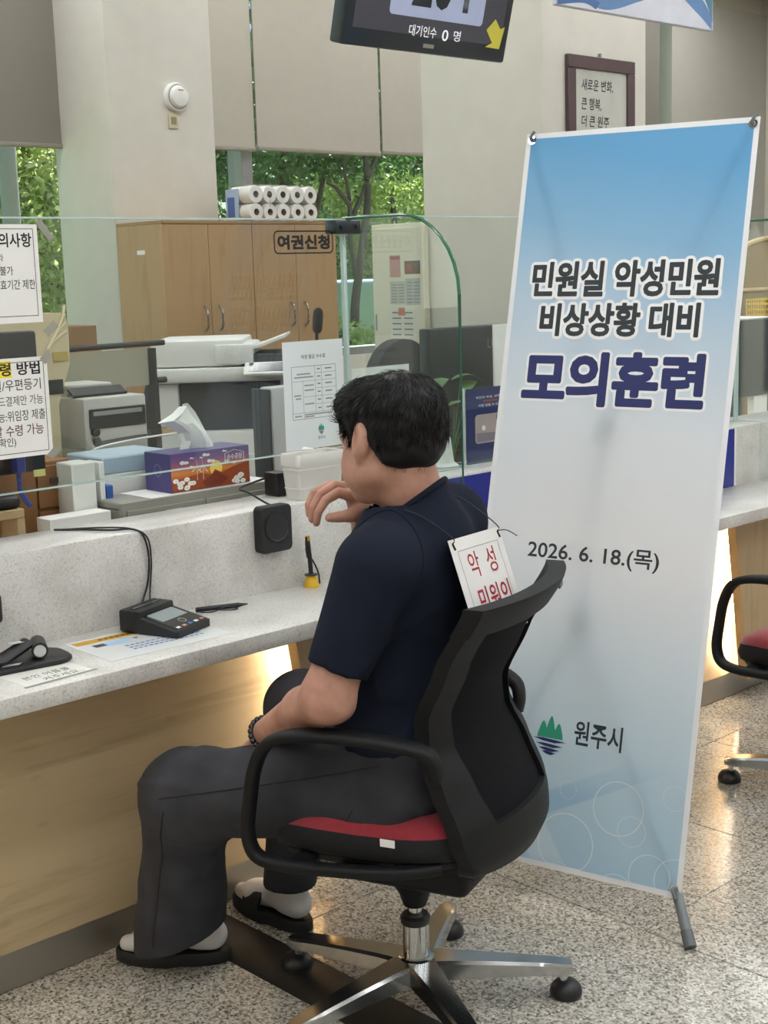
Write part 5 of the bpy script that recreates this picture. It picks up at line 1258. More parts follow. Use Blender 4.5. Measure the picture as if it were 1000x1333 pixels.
# clear curved tray cover
M_CLEAR = glassmat('clear acrylic', (.93, .95, .95), 1.6)
tr_ = thing('acrylic_tray', 'clear acrylic document tray with white rim behind the file boxes', 'tray', ((ony(92, 580, 3.28).x+ony(236, 560, 3.28).x)/2, 3.28, .7205)); trw = (ony(236, 560, 3.28).x-ony(92, 580, 3.28).x)/2
trh = ony(150, 576, 3.3).z-.7205
tp = [(-trw, -.0, trh-.06), (-trw*.9, 0, trh-.03), (-trw*.7, 0, trh-.004), (.0, 0, trh+.008), (trw, 0, trh+.012)]
obj('cover', MB().rings([[Vector(p)+Vector((0, -.04, 0)), Vector(p)+Vector((0, .10, 0)), Vector(p)+Vector((0, .10, .004)), Vector(p)+Vector((0, -.04, .004))] for p in catmull([Vector(p) for p in tp], 4)]), M_CLEAR, tr_, ang=50)
obj('rim', MB().tube([Vector(p)+Vector((0, -.04, .002)) for p in tp], .0028, 8, smooth=5), mat('white wire', 'd9dad8', .3), tr_)
for x in (-trw+.008, trw-.008): obj('support', MB().box((x-.008, -.04, 0), (x+.008, .10, trh-.06 if x < 0 else trh+.011)), M_CLEAR, tr_, smooth=False)
# comb binding machine
by = 3.40; q0, q1 = ony(108, 520, by), ony(190, 520, by); bz0 = .7205
bmx = thing('binding_machine', 'grey comb binding machine with slotted black front behind the tissue box', 'binding machine', ((q0.x+q1.x)/2, by, bz0)); bw = (q1.x-q0.x)/2; bzt = ony(150, 516, by).z-bz0; bzm = ony(150, 565, by).z-bz0
obj('body', MB().box((-bw, 0, 0), (bw, .25, bzt), .006, 2), mat('pale grey plastic', 'b9b8b2', .45), bmx)
obj('dark_panel', MB().box((-bw*.86, -.004, bzm+.02), (bw*.95, .0, bzt-.03), .002, 1), M_BLK, bmx)
mb = MB()
for k in range(26): mb.box((-bw*.75+bw*1.55*k/26, -.009, (bzm+bzt)/2+.004), (-bw*.75+bw*1.55*k/26+.006, -.004, (bzm+bzt)/2+.016))
obj('comb_teeth', mb, mat('steel teeth', 'b5b6b4', .3, metal=.7), bmx, smooth=False)['kind'] = 'stuff'
mb = MB()
for k in range(24): mb.cyl((-bw*.95+bw*1.7*k/24, .05, bzt+.004), (-bw*.95+bw*1.7*k/24+.004, .09, bzt+.022), .005, n=8)
obj('comb_binding', mb, M_BLK, bmx)['kind'] = 'stuff'
obj('top_tray', MB().box((-bw*.9, .1, bzt+.018), (bw*.55, .24, bzt+.034), .004, 1).box((-bw*.9, .1, bzt), (-bw*.8, .24, bzt+.018)), MATS['pale grey plastic'], bmx)
obj('knob', MB().cyl((-bw*.72, -.014, bzm+.012), (-bw*.72, 0, bzm+.012), .012, n=16), M_BLK, bmx)
# black framed translucent desk partition
py_ = 3.72; pa0, pa1 = ony(92, 455, py_), ony(196, 448, py_)
dp = thing('desk_partition', 'translucent desk partition in a black tube frame left of the copier', 'partition', ((pa0.x+pa1.x)/2, py_, .0)); pw = (pa1.x-pa0.x)/2; pz = pa1.z
obj('panel', MB().box((-pw*2.2, -.004, ony(150, 505, py_).z), (pw-.01, .004, pz-.012)), mat('translucent grey panel', 'a5a595', .5, alpha=.75), dp, smooth=False)
obj('top_rail', MB().tube([(-pw*2.2, 0, pz), (pw+.05, 0, pz+.003)], .009, 12), M_BLKM, dp)
obj('post', MB().tube([(pw, 0, 0), (pw, 0, pz-.012)], .016, 12), M_BLKM, dp)
obj('bracket', MB().tube([(pw+.016, 0, pz-.115), (pw+.05, 0, pz-.115)], .010, 12), M_BLKM, dp)
obj('foot', MB().prism([(pw-.09, pz-.36), (pw-.015, pz-.12), (pw+.012, pz-.12), (pw+.012, pz-.36)], .03, frame((0, .015, 0), (1, 0, 0), (0, 0, 1))), M_BLKM, dp)
obj('base_post', MB().box((-pw*2.2, -.012, 0), (-pw*2.2+.024, .012, pz-.01)), M_BLKM, dp)
# multi-function copier
cd_ = 5.9; c0, c1 = ond(198, 470, cd_), ond(372, 470, cd_)
cp = thing('copier', 'large white and charcoal office copier in front of the wooden cabinets', 'copier', ((c0.x+c1.x)/2, (c0.y+c1.y)/2, 0), -math.radians(43)); cw = (c1-c0).length/2
zt, zs, zb_, zl = ond(250, 443, cd_).z, ond(250, 479, cd_).z, ond(250, 498, cd_).z, ond(260, 556, cd_).z
M_MFP = mat('copier white', 'd5d5d1', .45, vary=.02); M_MFPD = mat('copier charcoal', '3a3e42', .45, vary=.04)
obj('feeder', MB().box((-cw, -.02, zs+.004), (cw*.36, .5, zt), .012, 2), M_MFP, cp)
obj('feeder_lid', MB().box((-cw*.05, -.035, zs+.012), (cw*.52, .4, zt-.02), .01, 2), M_MFP, cp)
obj('paper_tray', MB().rings([[Vector((x, .02, z)), Vector((x, .42, z)), Vector((x, .42, z+.012)), Vector((x, .02, z+.012))] for x, z in ((cw*.35, zt-.055), (cw*.6, zt-.04), (cw*1.0, zt+.0))]), M_MFP, cp)
obj('output_recess', MB().box((cw*.38, .0, zs+.01), (cw*.98, .4, zs+.05), .004, 1), M_MFPD, cp)
sc_b = obj('scanner_body', MB().box((-cw*1.0, -.06, zb_), (cw*1.05, .52, zs), .012, 2), M_MFP, cp)
pnl = obj('control_panel', MB().box((-.11, -.06, -.008), (.11, .06, .008), .006, 2, Matrix.Translation((cw*.80, -.13, zs-.005)) @ Matrix.Rotation(math.radians(20), 4, 'X')), M_MFP, cp)
obj('panel_screen', MB().box((-.09, -.045, .0081), (.09, .045, .0095), 0, 1, Matrix.Translation((cw*.80, -.13, zs-.005)) @ Matrix.Rotation(math.radians(20), 4, 'X')), M_GLOSSBLK, pnl, smooth=False)
obj('side_column', MB().box((-cw*.94, -.03, zl), (-cw*.62, .5, zb_), .006, 1), M_MFP, cp)
obj('dark_bay', MB().box((-cw*.62, .02, zl-.02), (cw*.9, .5, zb_-.002), .004, 1), M_MFPD, cp)
obj('lower_body', MB().box((-cw*.94, -.03, .02), (cw*.95, .52, zl-.022), .01, 2), M_MFP, cp)
obj('drawer_front', MB().box((-cw*.9, -.042, .1), (cw*.9, -.031, zl-.12), .004, 1), M_MFP, cp)
for sx_ in (-1, 1): obj('caster', MB().cyl((sx_*cw*.8, .05, .02), (sx_*cw*.8+.03, .05, .02), .02, n=14), M_BLK, cp)
# finisher box with dark edge right of the copier
fy = 3.75; g0, g1 = ony(352, 505, fy), ony(400, 505, fy)
fn_ = thing('pc_tower', 'grey computer tower with a dark front edge behind the fee sheet', 'computer', ((g0.x+g1.x)/2, fy, 0)); gw = (g1.x-g0.x)/2
obj('case', MB().box((-gw+.005, 0, .002), (gw, .07, g0.z), .008, 2), mat('silver grey plastic', 'a9adb0', .4), fn_); obj('bezel', MB().box((-gw-.006, .004, .002), (-gw+.004, .10, g0.z-.005), .004, 2), M_BLK, fn_)
# gooseneck microphone
my = 2.93; m0 = ony(413, 418, my)
mc = thing('desk_microphone', 'black gooseneck microphone behind the fee sheet', 'microphone', (m0.x-.002, my, .7205))
obj('base', MB().lathe([(0, 0), (.05, 0), (.05, .012), (.03, .022), (0, .022)], 24), M_BLK, mc)
obj('neck', MB().tube([(0, 0, .02), (-.004, 0, .25), (-.002, 0, m0.z-.7205-.05), (.004, 0, m0.z-.7205-.02)], .005, 8, smooth=5), M_BLK, mc)
obj('foam_head', MB().lathe([(0, -.034), (.008, -.033), (.0135, -.024), (.0145, .012), (.013, .028), (.006, .036), (0, .037)], 20, Matrix.Translation((.004, 0, m0.z-.7205)) @ Matrix.Rotation(.12, 4, 'Y')), mat('black foam', '0f1012', .95, bump=.8, bscale=700), mc)

# ---- left corner: big cream scanner, monitor, drawers
ly = 3.40; s0, s1 = ony(40, 470, ly), ony(92, 470, ly)
zs1, zs0 = ony(60, 408, ly).z, ony(60, 500, ly).z
cs = thing('document_scanner', 'large cream coloured office machine with fan shaped ribs behind the notices', 'office machine', ((s0.x+s1.x)/2, ly, .7205)); sw_ = (s1.x-s0.x)/2
M_IVORY = mat('aged ivory plastic', 'cdbf9c', .45, vary=.04)
a_ = zs1-.7205; b_ = zs0-.7205
obj('body', MB().prism([(-sw_*1.2, 0), (sw_*.2, 0), (sw_*.25, b_-.06), (sw_*.95, b_+.05), (sw_, a_-.05), (sw_*.9, a_-.01), (sw_*.7, a_), (-sw_*1.2, a_)], .26, frame((0, .26, 0), (1, 0, 0), (0, 0, 1))), M_IVORY, cs, ang=30)
for k in range(4): obj('rib', MB().tube([(-sw_*.6+.01*k, -.002, b_+.03+.02*k), (-sw_*.1+.015*k, -.003, b_+.10+.022*k), (sw_*.85, -.002, b_+.14+.024*k)], .004, 6, smooth=5), mat('ivory highlight', 'd9cca8', .4), cs)
obj('dark_gap', MB().box((-sw_*.2, -.004, b_-.03), (sw_*.5, -.0005, b_+.01)), M_BLK, cs, smooth=False)
obj('label_sticker', MB().box((sw_*.1, -.0035, b_+.06), (sw_*.85, -.0008, b_+.085)), mat('yellowed sticker', 'b59f52', .5), cs, smooth=False)
obj('feed_tray', MB().box((-sw_, -.04, .13), (sw_*1.3, .0, .15), .005, 1).box((-sw_*.2, -.03, 0), (sw_*1.2, .0, .13), .004, 1), M_WHITE, cs)
mz0, mz1 = ony(20, 480, 3.25), ony(44, 430, 3.25)
mon = thing('monitor', 'black computer monitor behind the paper notices at the left', 'monitor', (mz0.x-.2, 3.25, .7205), 0, 'computer monitors')
obj('screen_case', MB().box((-.25, -.012, mz0.z-.7205-.22), (mz1.x-mz0.x+.2, .02, mz1.z-.7205), .008, 2), M_BLKM, mon); obj('stand', MB().box((-.03, .02, .0), (.03, .05, .35)).box((-.11, -.05, 0), (.11, .12, .012), .004, 1), M_BLK, mon)
wz = ony(60, 600, 3.05)
wd = thing('wooden_drawers', 'small wooden desk drawer chest under the lower paper notice', 'drawer chest', (ony(60, 640, 3.05).x, 3.05, .7205)); ww = ony(94, 640, 3.05).x-ony(60, 640, 3.05).x; wh_ = wz.z-.7205
obj('case', MB().box((-ww*2.2, 0, 0), (ww, .14, wh_), .003, 1), mat('walnut laminate', '8a5f3a', .45, vary=.1), wd)
for j in range(3):
    z0 = wh_*(.02+.325*j); dd = obj('drawer', MB().box((-ww*.35, -.008, z0), (ww*.95, 0, z0+wh_*.30), .002, 1), MATS['walnut laminate'], wd); obj('handle', MB().box((ww*.1, -.014, z0+wh_*.17), (ww*.8, -.008, z0+wh_*.21)), mat('dark bronze', '4a4038', .4), dd, smooth=False)
obj('door', MB().box((-ww*2.15, -.008, wh_*.02), (-ww*.4, 0, wh_*.97), .002, 1), MATS['walnut laminate'], wd)
bm2 = thing('monitor', 'low black display back with blue plug below the lower paper notice', 'monitor', (ony(30, 610, 2.88).x, 2.88, .7205), 0, 'computer monitors')
bz1, bz2 = ony(30, 588, 2.88).z-.7205, ony(30, 616, 2.88).z-.7205; bx_ = ony(60, 600, 2.88).x-ony(30, 610, 2.88).x
obj('screen_case', MB().box((-.3, 0, bz2), (bx_, .025, bz1+.10), .006, 2), M_BLKM, bm2); obj('stand', MB().box((-.2, .0255, 0), (-.14, .05, bz2+.1)).box((-.28, 0, 0), (-.06, .06, .012)), M_BLK, bm2, smooth=False)
pl_ = obj('blue_plug', MB().box((-.03, -.03, bz2+.005), (-.008, 0, bz2+.045), .003, 1).tube([(-.02, -.015, bz2+.006), (-.018, -.015, bz2-.04), (.0, -.02, bz2-.075)], .006, 8, smooth=4), mat('blue connector', '23408f', .4), bm2)
obj('sticky_note', MB().box((bx_-.035, -.002, bz2-.012), (bx_-.005, -.0005, bz2+.004)), mat('yellow sticky note', 'd9d48a', .6), bm2, smooth=False)
lw = thing('monitor_shelf', 'pale wooden monitor riser at the lower left behind the counter', 'shelf', (ony(8, 670, 2.95).x, 2.95, .7205)); lz = ony(30, 662, 2.95).z-.7205; lx2 = ony(32, 665, 2.95).x-lw.location.x
M_PINE = wood('pale pine', 'cdb389', 'b79a6e', (2, 9, 9), .5)
obj('top', MB().box((-.4, 0, lz-.022), (lx2, .095, lz), .002, 1), M_PINE, lw); obj('side', MB().box((lx2-.02, .002, 0), (lx2, .095, lz-.0225)), M_PINE, lw, smooth=False); obj('side', MB().box((-.4, .002, 0), (-.38, .095, lz-.0225)), M_PINE, lw, smooth=False)
ms_ = obj('desk_phone', MB().box((-.06, -.04, 0), (.03, .04, .03), .012, 3), M_BLK); ms_.location = (ony(2, 652, 3.0).x, 2.997, .7205+lz+.0003); tag(ms_, 'black phone on the pale wooden shelf at the left border', 'phone')
wp = solid('paper_ream', (ony(72, 690, 2.88).x, 2.90, .7205), (ony(105, 690, 2.88).x+.1, 2.965, ony(72, 678, 2.88).z), M_PAPER, 'low stack of white paper below the white file box', 'paper stack', .002)
# cardboard boxes by the far pillar
cbt = solid('side_shelf', (ony(88, 450, 6.6).x, 6.6, 0), (ony(132, 450, 6.6).x, 7.0, ony(110, 450, 6.6).z), M_CAB, 'low wooden cabinet at the foot of the left pillar', 'cabinet')
cb1 = solid('cardboard_box', (ony(90, 430, 6.62).x, 6.62, cbt.location.z+cbt.dimensions.z+.0005 if False else ony(110, 450, 6.6).z+.0005), (ony(126, 430, 6.62).x, 6.9, ony(110, 424, 6.62).z), mat('cardboard', '8d6d4a', .7), 'brown cardboard box on the low cabinet at the left pillar', 'box')
M_BLUEW = mat('blue wrap', '46619c', .4)
# ---- tall wooden cabinets
CY = 6.8; ex_ = [ony(u, 300, CY).x for u in (210, 328, 437)]; czt = ony(300, 287, CY).z
for k in range(2):
    a, b = ex_[k], ex_[k+1]
    t = thing('wardrobe_cabinet', ('tall two door wooden cabinet beside the pillar, left of the pair', 'tall two door wooden cabinet under the toilet paper, right of the pair')[k], 'cabinet', ((a+b)/2, CY, 0), 0, 'tall wooden cabinets'); w = (b-a)/2-.001
    obj('body', MB().box((-w, .02, .0), (w, .47, czt-.02), .002, 1), M_CAB, t); obj('top', MB().box((-w-.0, -.004, czt-.02), (w+.0, .472, czt), .002, 1), mat('cabinet top laminate', '9c7648', .4), t)
    for s in (-1, 1):
        d_o = obj('door', MB().box((min(0, s*w)+.002, 0, .06), (max(0, s*w)-.002, .0195, czt-.022), .0015, 1), M_CAB, t)
        hx_ = s*.055; hz = ony(270, 415, CY).z
        obj('handle', MB().tube([(hx_, -.001, hz-.075), (hx_, -.03, hz-.05), (hx_, -.034, hz), (hx_, -.03, hz+.05), (hx_, -.001, hz+.075)], .0075, 8, smooth=4), M_CHROME, d_o)
    if k == 0: obj('label_sticker', MB().box((-w-.0012, .18, czt-.19), (-w-.0002, .26, czt-.165)), M_PAPER, t, smooth=False)
# ---- toilet paper
def tp_pack(label, u0, n, wrap):
    x0 = ony(u0, 270, CY+.06).x; t = thing('toilet_paper_pack', label, 'toilet paper', (x0, CY+.06, czt+.0005), 0, 'toilet paper packs'); r = .052
    for i in range(n):
        for j in range(2):
            for d in range(2):
                ro = obj('roll', MB().lathe([(.021, 0), (r, 0), (r+.002, .006), (r+.002, .098), (r, .104), (.021, .104)], 22, Matrix.Translation((i*.108, d*.108, r+.003+j*.107)) @ Matrix.Rotation(-PI/2, 4, 'X'), False), mat('tissue roll white', 'e6e4df', .85, vary=.01), t)
                if d == 0: obj('core', MB().lathe([(.0205, .001), (.0205, .1)], 16, Matrix.Translation((i*.108, d*.108, r+.003+j*.107)) @ Matrix.Rotation(-PI/2, 4, 'X'), False), mat('card core', '8d8375', .8), ro)
    L_ = (n-1)*.108+r
    obj('plastic_film', MB().box((-r-.004, .0, .001), (L_+.004, .22, .222), .02, 2), glassmat('thin film '+label[:5], (.97, .98, .985), 1.2, .12), t)
    if wrap: obj('printed_wrap', MB().box((-r-.007, .10, .0015), (-r-.0045, .225, .2)).box((-r-.007, .226, .0015), (L_*.4, .229, .2)), mat('pale blue wrap', '9fb4cf', .4), t, smooth=False); obj('blue_label', MB().box((-r-.009, .14, .03), (-r-.0075, .21, .15)), M_BLUEW, t, smooth=False)
tp_pack('wrapped toilet paper pack with a blue printed side on the cabinet', 334, 3, True)
tp_pack('toilet paper pack in loose clear film, further right on the cabinet', 388, 2, False)
# ---- cream metal locker with papers
LX = p2x0-.035; l0, l1 = onx(483, 292, LX), onx(552, 290, LX); lzt = (l0.z+l1.z)/2
lk = thing('metal_locker', 'cream metal locker with papers stuck on its door', 'locker', (LX, l1.y, 0)); ld = l0.y-l1.y
obj('body', MB().box((0.0005, .0, .0), (.03, ld, lzt), .003, 1), M_CREAM, lk); obj('back_case', MB().box((.0305, ld-(l0.y-p2y1)+.006, 0), (.36, ld, lzt), .003, 1), M_CREAM, lk); obj('door', MB().box((-.012, .0, .05), (-.0002, ld-.035, lzt-.02), .003, 1), M_CREAM, lk)
obj('hinge', MB().cyl((-.006, ld-.028, 1.22), (-.006, ld-.028, 1.30), .006, n=8), M_ALU, lk)
def lpx(u, v): q = onx(u, v, LX-.0125); return (-q.y, q.z)
for lab, (u0, v0, u1, v1), c, kind in (('pink price card stuck on the cream locker', (508, 361, 521, 332), 'b88a86', 0), ('dark food flyer stuck on the cream locker', (527, 357, 547, 339), '6b4a42', 1), ('printed leaflet on the locker under the pink card', (509, 396, 528, 366), 'b3b1a9', 2), ('black and white leaflet on the locker under the dark flyer', (529, 397, 547, 362), 'a9a9a4', 2), ('long white price list hanging lowest on the cream locker', (510, 455, 540, 398), 'd5d2c6', 3)):
    a, b = lpx(u0, v0), lpx(u1, v1); t = thing('leaflet', lab, 'leaflet', (LX-.0128, -(a[0]+b[0])/2, a[1]), 0, 'leaflets on the locker'); F = frame((0, (a[0]+b[0])/2, -a[1]), (0, -1, 0), (0, 0, 1))
    s_ = rectp('sheet', (a[0], a[1], b[0], b[1]), F, mat('leaflet '+c, c, .6), t, .0006, .0006); w, h = b[0]-a[0], b[1]-a[1]
    if kind in (2, 3):
        mb = MB()
        for j in range(7):
            for i in range(2): mb.prism([(a[0]+w*(.08+.48*i), a[1]+h*(.08+.125*j)), (a[0]+w*(.44+.48*i), a[1]+h*(.08+.125*j)), (a[0]+w*(.44+.48*i), a[1]+h*(.11+.125*j)), (a[0]+w*(.08+.48*i), a[1]+h*(.11+.125*j))], .0001, F, .0007)
        obj('small_print', mb, M_GRINK, s_, smooth=False)['kind'] = 'stuff'
    if kind == 3: poly_print('red_picture', [(a[0]+w*x, a[1]+h*y) for x, y in ((.32, .78), (.62, .78), (.6, .96), (.34, .96))], F, mat('coral print', 'c07c6c', .6), s_, .0008)
    if kind == 1: rectp('photo_block', (a[0]+w*.6, a[1]+h*.5, b[0]-w*.06, b[1]-h*.1), F, mat('photo teal', '4c5a60', .5), s_, .0008, .0001); rectp('photo_block', (a[0]+w*.08, a[1]+h*.2, a[0]+w*.5, b[1]-h*.15), F, mat('photo red', '8a4a3a', .5), s_, .0008, .0001)
    if kind == 0: rectp('heading_band', (a[0]+w*.05, b[1]-h*.2, b[0]-w*.05, b[1]-h*.05), F, mat('brick print', '9a4d4d', .5), s_, .0008, .0001)
# ---- dark office chair behind the glass (only its back shows)
oc = thing('office_chair', 'black rounded chair back behind the seated man\'s head', 'chair', (ony(520, 470, 3.75).x, 3.75, 0)); oz = ony(520, 441, 3.75).z; ohw = (ony(560, 475, 3.75).x-ony(482, 475, 3.75).x)/2
pr = [(-ohw, .55)]+[(ohw*-math.cos(PI*k/16), oz-.17+.17*math.sin(PI*k/16)) for k in range(17)]+[(ohw, .55)]
obj('backrest', MB().prism(pr[::-1], .06, frame((0, .03, 0), (1, 0, 0), (0, 0, 1))), M_SEATK, oc, ang=30)
obj('seat', MB().box((-.24, .03, .42), (.24, .48, .50), .03, 3), M_SEATK, oc); obj('column', MB().cyl((0, .25, .08), (0, .25, .42), .025), M_BLK, oc)
for k in range(5): a = 2*PI*k/5; obj('base_arm', MB().tube([(0, .25, .09), (.28*math.cos(a), .25+.28*math.sin(a), .05)], .018, 8), M_BLK, oc); obj('caster', MB().cyl((.28*math.cos(a)-.012, .25+.28*math.sin(a), .025), (.28*math.cos(a)+.012, .25+.28*math.sin(a), .025), .025, n=14), M_BLK, oc)
# ---- big monitor seen from behind, right of the man's head
MY = 3.12; a, b = ony(553, 428, MY), ony(660, 418, MY); zb2 = ony(560, 575, MY).z
mo = thing('monitor', 'large dark computer monitor behind the glass right of the man\'s head', 'monitor', ((a.x+b.x)/2, MY, .7205), 0, 'computer monitors'); w = (b.x-a.x)/2
obj('screen_case', MB().box((-w, -.02, zb2-.7205), (w, .03, a.z-.7205), .008, 2), mat('dark monitor back', '2a2f33', .3, vary=.08), mo)
obj('stand', MB().box((-.04, .03, .01), (.04, .06, zb2-.7205+.1)).box((-.13, -.06, 0), (.13, .14, .012), .004, 1), M_BLK, mo)
Fmo = frame((0, -.0205, 0), (1, 0, 0), (0, 0, 1))
text('lettering', 'LU', (.02+w*.28, a.z-.7205-.075, .02+w*.5, a.z-.7205-.045), Fmo, mat('painted pale reflection', '7f878b', .4), mo, 0, .0006)  # a reflection glimpsed on the monitor, painted on as pale letters
wpn = solid('paper_holder', (ony(641, 440, 3.0).x, 2.99, .7205), (ony(672, 440, 3.0).x, 3.0, ony(650, 422, 3.0).z), M_PAPER, 'white paper sheet standing at the banner edge behind the glass', 'paper', .001)
# navy leaflet in an acrylic stand
ny = 2.775; a, b = ony(607, 604, ny), ony(668, 597, ny); nz = ony(606, 506, ny).z
ns = thing('acrylic_sign', 'navy leaflet in a clear acrylic stand on the riser beside the banner', 'sign', ((a.x+b.x)/2, ny, RIS_Z+.0005)); w = (b.x-a.x)/2; h = nz-RIS_Z
F = frame((0, -.0045, 0), (1, 0, 0), (0, 0, 1))
obj('holder', MB().box((-w-.006, -.004, .0), (w+.006, .004, h), .001, 1).box((-w-.006, -.02, 0), (w+.006, .04, .003)), M_CLEAR, ns, smooth=False)
obj('bright_edge', MB().box((-w-.009, -.006, .0), (-w-.005, .006, h+.001)), mat('pale acrylic edge', 'c7cfd2', .15), ns, smooth=False)
lf = rectp('leaflet', (-w, .006, w, h-.003), F, mat('navy print', '28346b', .35), ns, .0006, .0006)
text('lettering', '폭언과 욕설, 성희롱 시', (-w*.6, h*.845, w*.7, h*.88), F, M_HALO, lf, .008, .0009)
text('lettering', '처벌 받을 수 있습니다', (-w*.5, h*.74, w*.7, h*.775), F, M_HALO, lf, .008, .0009)
rectp('red_line', (-w*.3, h*.80, w*.3, h*.825), F, mat('coral red print', 'a8474a', .5), lf, .0008, .0001)
poly_print('picture_panel', rrect(-w*.65, h*.26, w*.8, h*.64, .012), F, mat('pink grey print', 'b9a6a4', .5), lf)
poly_print('picture_figure', disc(w*.35, h*.58, .012), F, mat('maroon print', '6d2c32', .5), lf, .0010); poly_print('picture_desk', [(-w*.6, h*.28), (w*.6, h*.28), (w*.6, h*.38), (-w*.6, h*.40)], F, mat('mauve print', '8d8292', .5), lf, .0010); poly_print('picture_clock', disc(-w*.3, h*.46, .008), F, M_HALO, lf, .0012)
# white round stand and plant on the riser
vs = thing('white_vase', 'white round based stand on the riser behind the man\'s neck', 'vase', (ony(578, 606, 2.80).x, 2.80, RIS_Z+.0003))
obj('body', MB().lathe([(0, 0), (.042, 0), (.044, .006), (.036, .012), (.030, .018), (.026, .05), (.022, .085), (.019, .09), (0, .088)], 28), M_WHITE, vs)
pb0 = Vector((ony(590, 600, 2.95).x, 2.97, .7205)); plt = thing('potted_plant', 'small green leafy plant behind the glass right of the man\'s hair', 'plant', pb0)
obj('pot', MB().lathe([(0, 0), (.035, 0), (.045, .09), (.05, .095), (.04, .095), (.038, .08), (0, .08)], 24), M_WHITE, plt)
M_LEAF = mat('houseplant leaf', '4a6b34', .45, vary=.2)
for k, (u, v, ln_) in enumerate(((600, 495, .11), (612, 503, .12), (575, 500, .10), (592, 530, .09), (610, 540, .10), (572, 545, .08))):
    tip = ony(u, v, 2.96)-pb0; st0 = Vector((.01*math.cos(k*2), .01*math.sin(k*2), .09)); obj('stem', MB().tube([st0, (st0+tip)/2+Vector((0, 0, .04)), tip], .0022, 6, smooth=4), M_LEAF, plt)
    dirv = Vector((math.cos(k*2.1), -.35, -.12)).normalized(); sd = dirv.cross(Vector((0, 0, 1))).normalized(); R = []
    for j in range(7): tt = j/6; c = tip+dirv*ln_*(tt-.3)+Vector((0, 0, .02*math.sin(tt*PI))); wv = .026*math.sin(PI*min(1, tt*.92+.06)); R.append([c-sd*wv, c+Vector((0, 0, .003)), c+sd*wv, c-Vector((0, 0, .001))])
    obj('leaf', MB().rings(R), M_LEAF, plt, ang=60)
wc_ = thing('card_holder', 'white card stand peeking over the man\'s hair', 'card stand', (ony(510, 490, 2.86).x, 2.90, .7205))
ch_ = ony(543, 474, 2.86).z-.7205; obj('card', MB().box((ony(470, 480, 2.86).x-wc_.location.x, -.0006, .02), (ony(545, 480, 2.86).x-wc_.location.x, .0006, ch_)), M_PAPER, wc_, smooth=False); obj('foot', MB().box((-.06, -.03, 0), (.06, .03, .021), .003, 1), M_CLEAR, wc_)

# ================================================================== RIGHT END BEHIND THE GLASS
a, b = ony(945, 418, 3.1), ony(997, 418, 3.1); zb3 = ony(960, 518, 3.1).z
mo = thing('monitor', 'dark monitor behind the glass at the right edge', 'monitor', (a.x+.25, 3.1, .7205), 0, 'computer monitors')
obj('screen_case', MB().box((-.28, -.02, zb3-.7205), (.24, .02, a.z-.7205), .006, 2), MATS['dark monitor back'], mo); obj('stand', MB().box((-.05, -.01, .0), (.05, .02, zb3-.7205)).box((-.14, -.06, 0), (.14, .12, .012), .004, 1), M_WHITE, mo, smooth=False)
dk2 = thing('office_desk', 'white desk behind the glass at the right edge', 'desk', (5.9, 3.25, 0)); obj('desktop', MB().box((-1.05, -.39, .69), (1.5, .42, .72), .003, 1), M_WHITE, dk2)
for x in (-1.0, 1.45): obj('leg_panel', MB().box((x-.015, -.36, 0), (x+.015, .38, .689)), M_WHITE, dk2, smooth=False)
RY = 4.9; r0 = ony(958, 440, RY); rt = ony(992, 309, RY); rw = .62
ra = thing('rattan_screen', 'arched rattan screen with pale wooden frame at the right edge', 'screen', (r0.x+rw-.12, RY, 0))
def rattan():
    m, nt, b = newmat('woven rattan'); tcn = nt.nodes.new('ShaderNodeTexCoord'); mp = nt.nodes.new('ShaderNodeMapping'); mp.inputs['Scale'].default_value = (90, 90, 90); nt.links.new(tcn.outputs['Object'], mp.inputs['Vector'])
    ck = nt.nodes.new('ShaderNodeTexBrick'); ck.inputs['Color1'].default_value = (*srgb('a58c66'), 1); ck.inputs['Color2'].default_value = (*srgb('957c58'), 1); ck.inputs['Mortar'].default_value = (*srgb('6b573c'), 1); ck.inputs['Scale'].default_value = 1.0
    sw2 = nt.nodes.new('ShaderNodeSeparateXYZ'); cb = nt.nodes.new('ShaderNodeCombineXYZ'); nt.links.new(mp.outputs[0], sw2.inputs[0]); nt.links.new(sw2.outputs[0], cb.inputs[0]); nt.links.new(sw2.outputs[2], cb.inputs[1]); nt.links.new(cb.outputs[0], ck.inputs['Vector'])
    nt.links.new(ck.outputs['Color'], b.inputs['Base Color']); b.inputs['Roughness'].default_value = .7; return m
zr = rt.z; arc = [(-rw, 0), (-rw, zr-.22)]+[(-rw*math.cos(PI*k/20), zr-.22+.22*math.sin(PI*k/20)) for k in range(1, 20)]+[(rw, zr-.22), (rw, 0)]
obj('weave', MB().prism(arc[::-1], .012, frame((0, .006, 0), (1, 0, 0), (0, 0, 1))), rattan(), ra, smooth=False)
obj('frame', MB().tube([(x, 0, z) for x, z in arc], .018, 10), M_PINE, ra); obj('cross_bar', MB().tube([(-rw, -.01, ony(985, 377, RY).z), (rw, -.01, ony(985, 377, RY).z)], .014, 8), M_PINE, ra)
ybz = ony(990, 416, 3.4); yb_t = thing('yellow_basket', 'yellow plastic basket on top of the right monitor shelf', 'basket', (ybz.x+.06, 3.4, ybz.z))
mby = MB(); M_YB = mat('yellow basket plastic', 'cfae3a', .45)
for s, lo_, hi_ in ((0, (-.08, -.06, 0), (.08, .06, .004)),): mby.box(lo_, hi_)
for k in range(9): x = -.078+.156*k/8; mby.box((x-.003, -.062, 0), (x+.003, -.058, .09)); mby.box((x-.003, .058, 0), (x+.003, .062, .09))
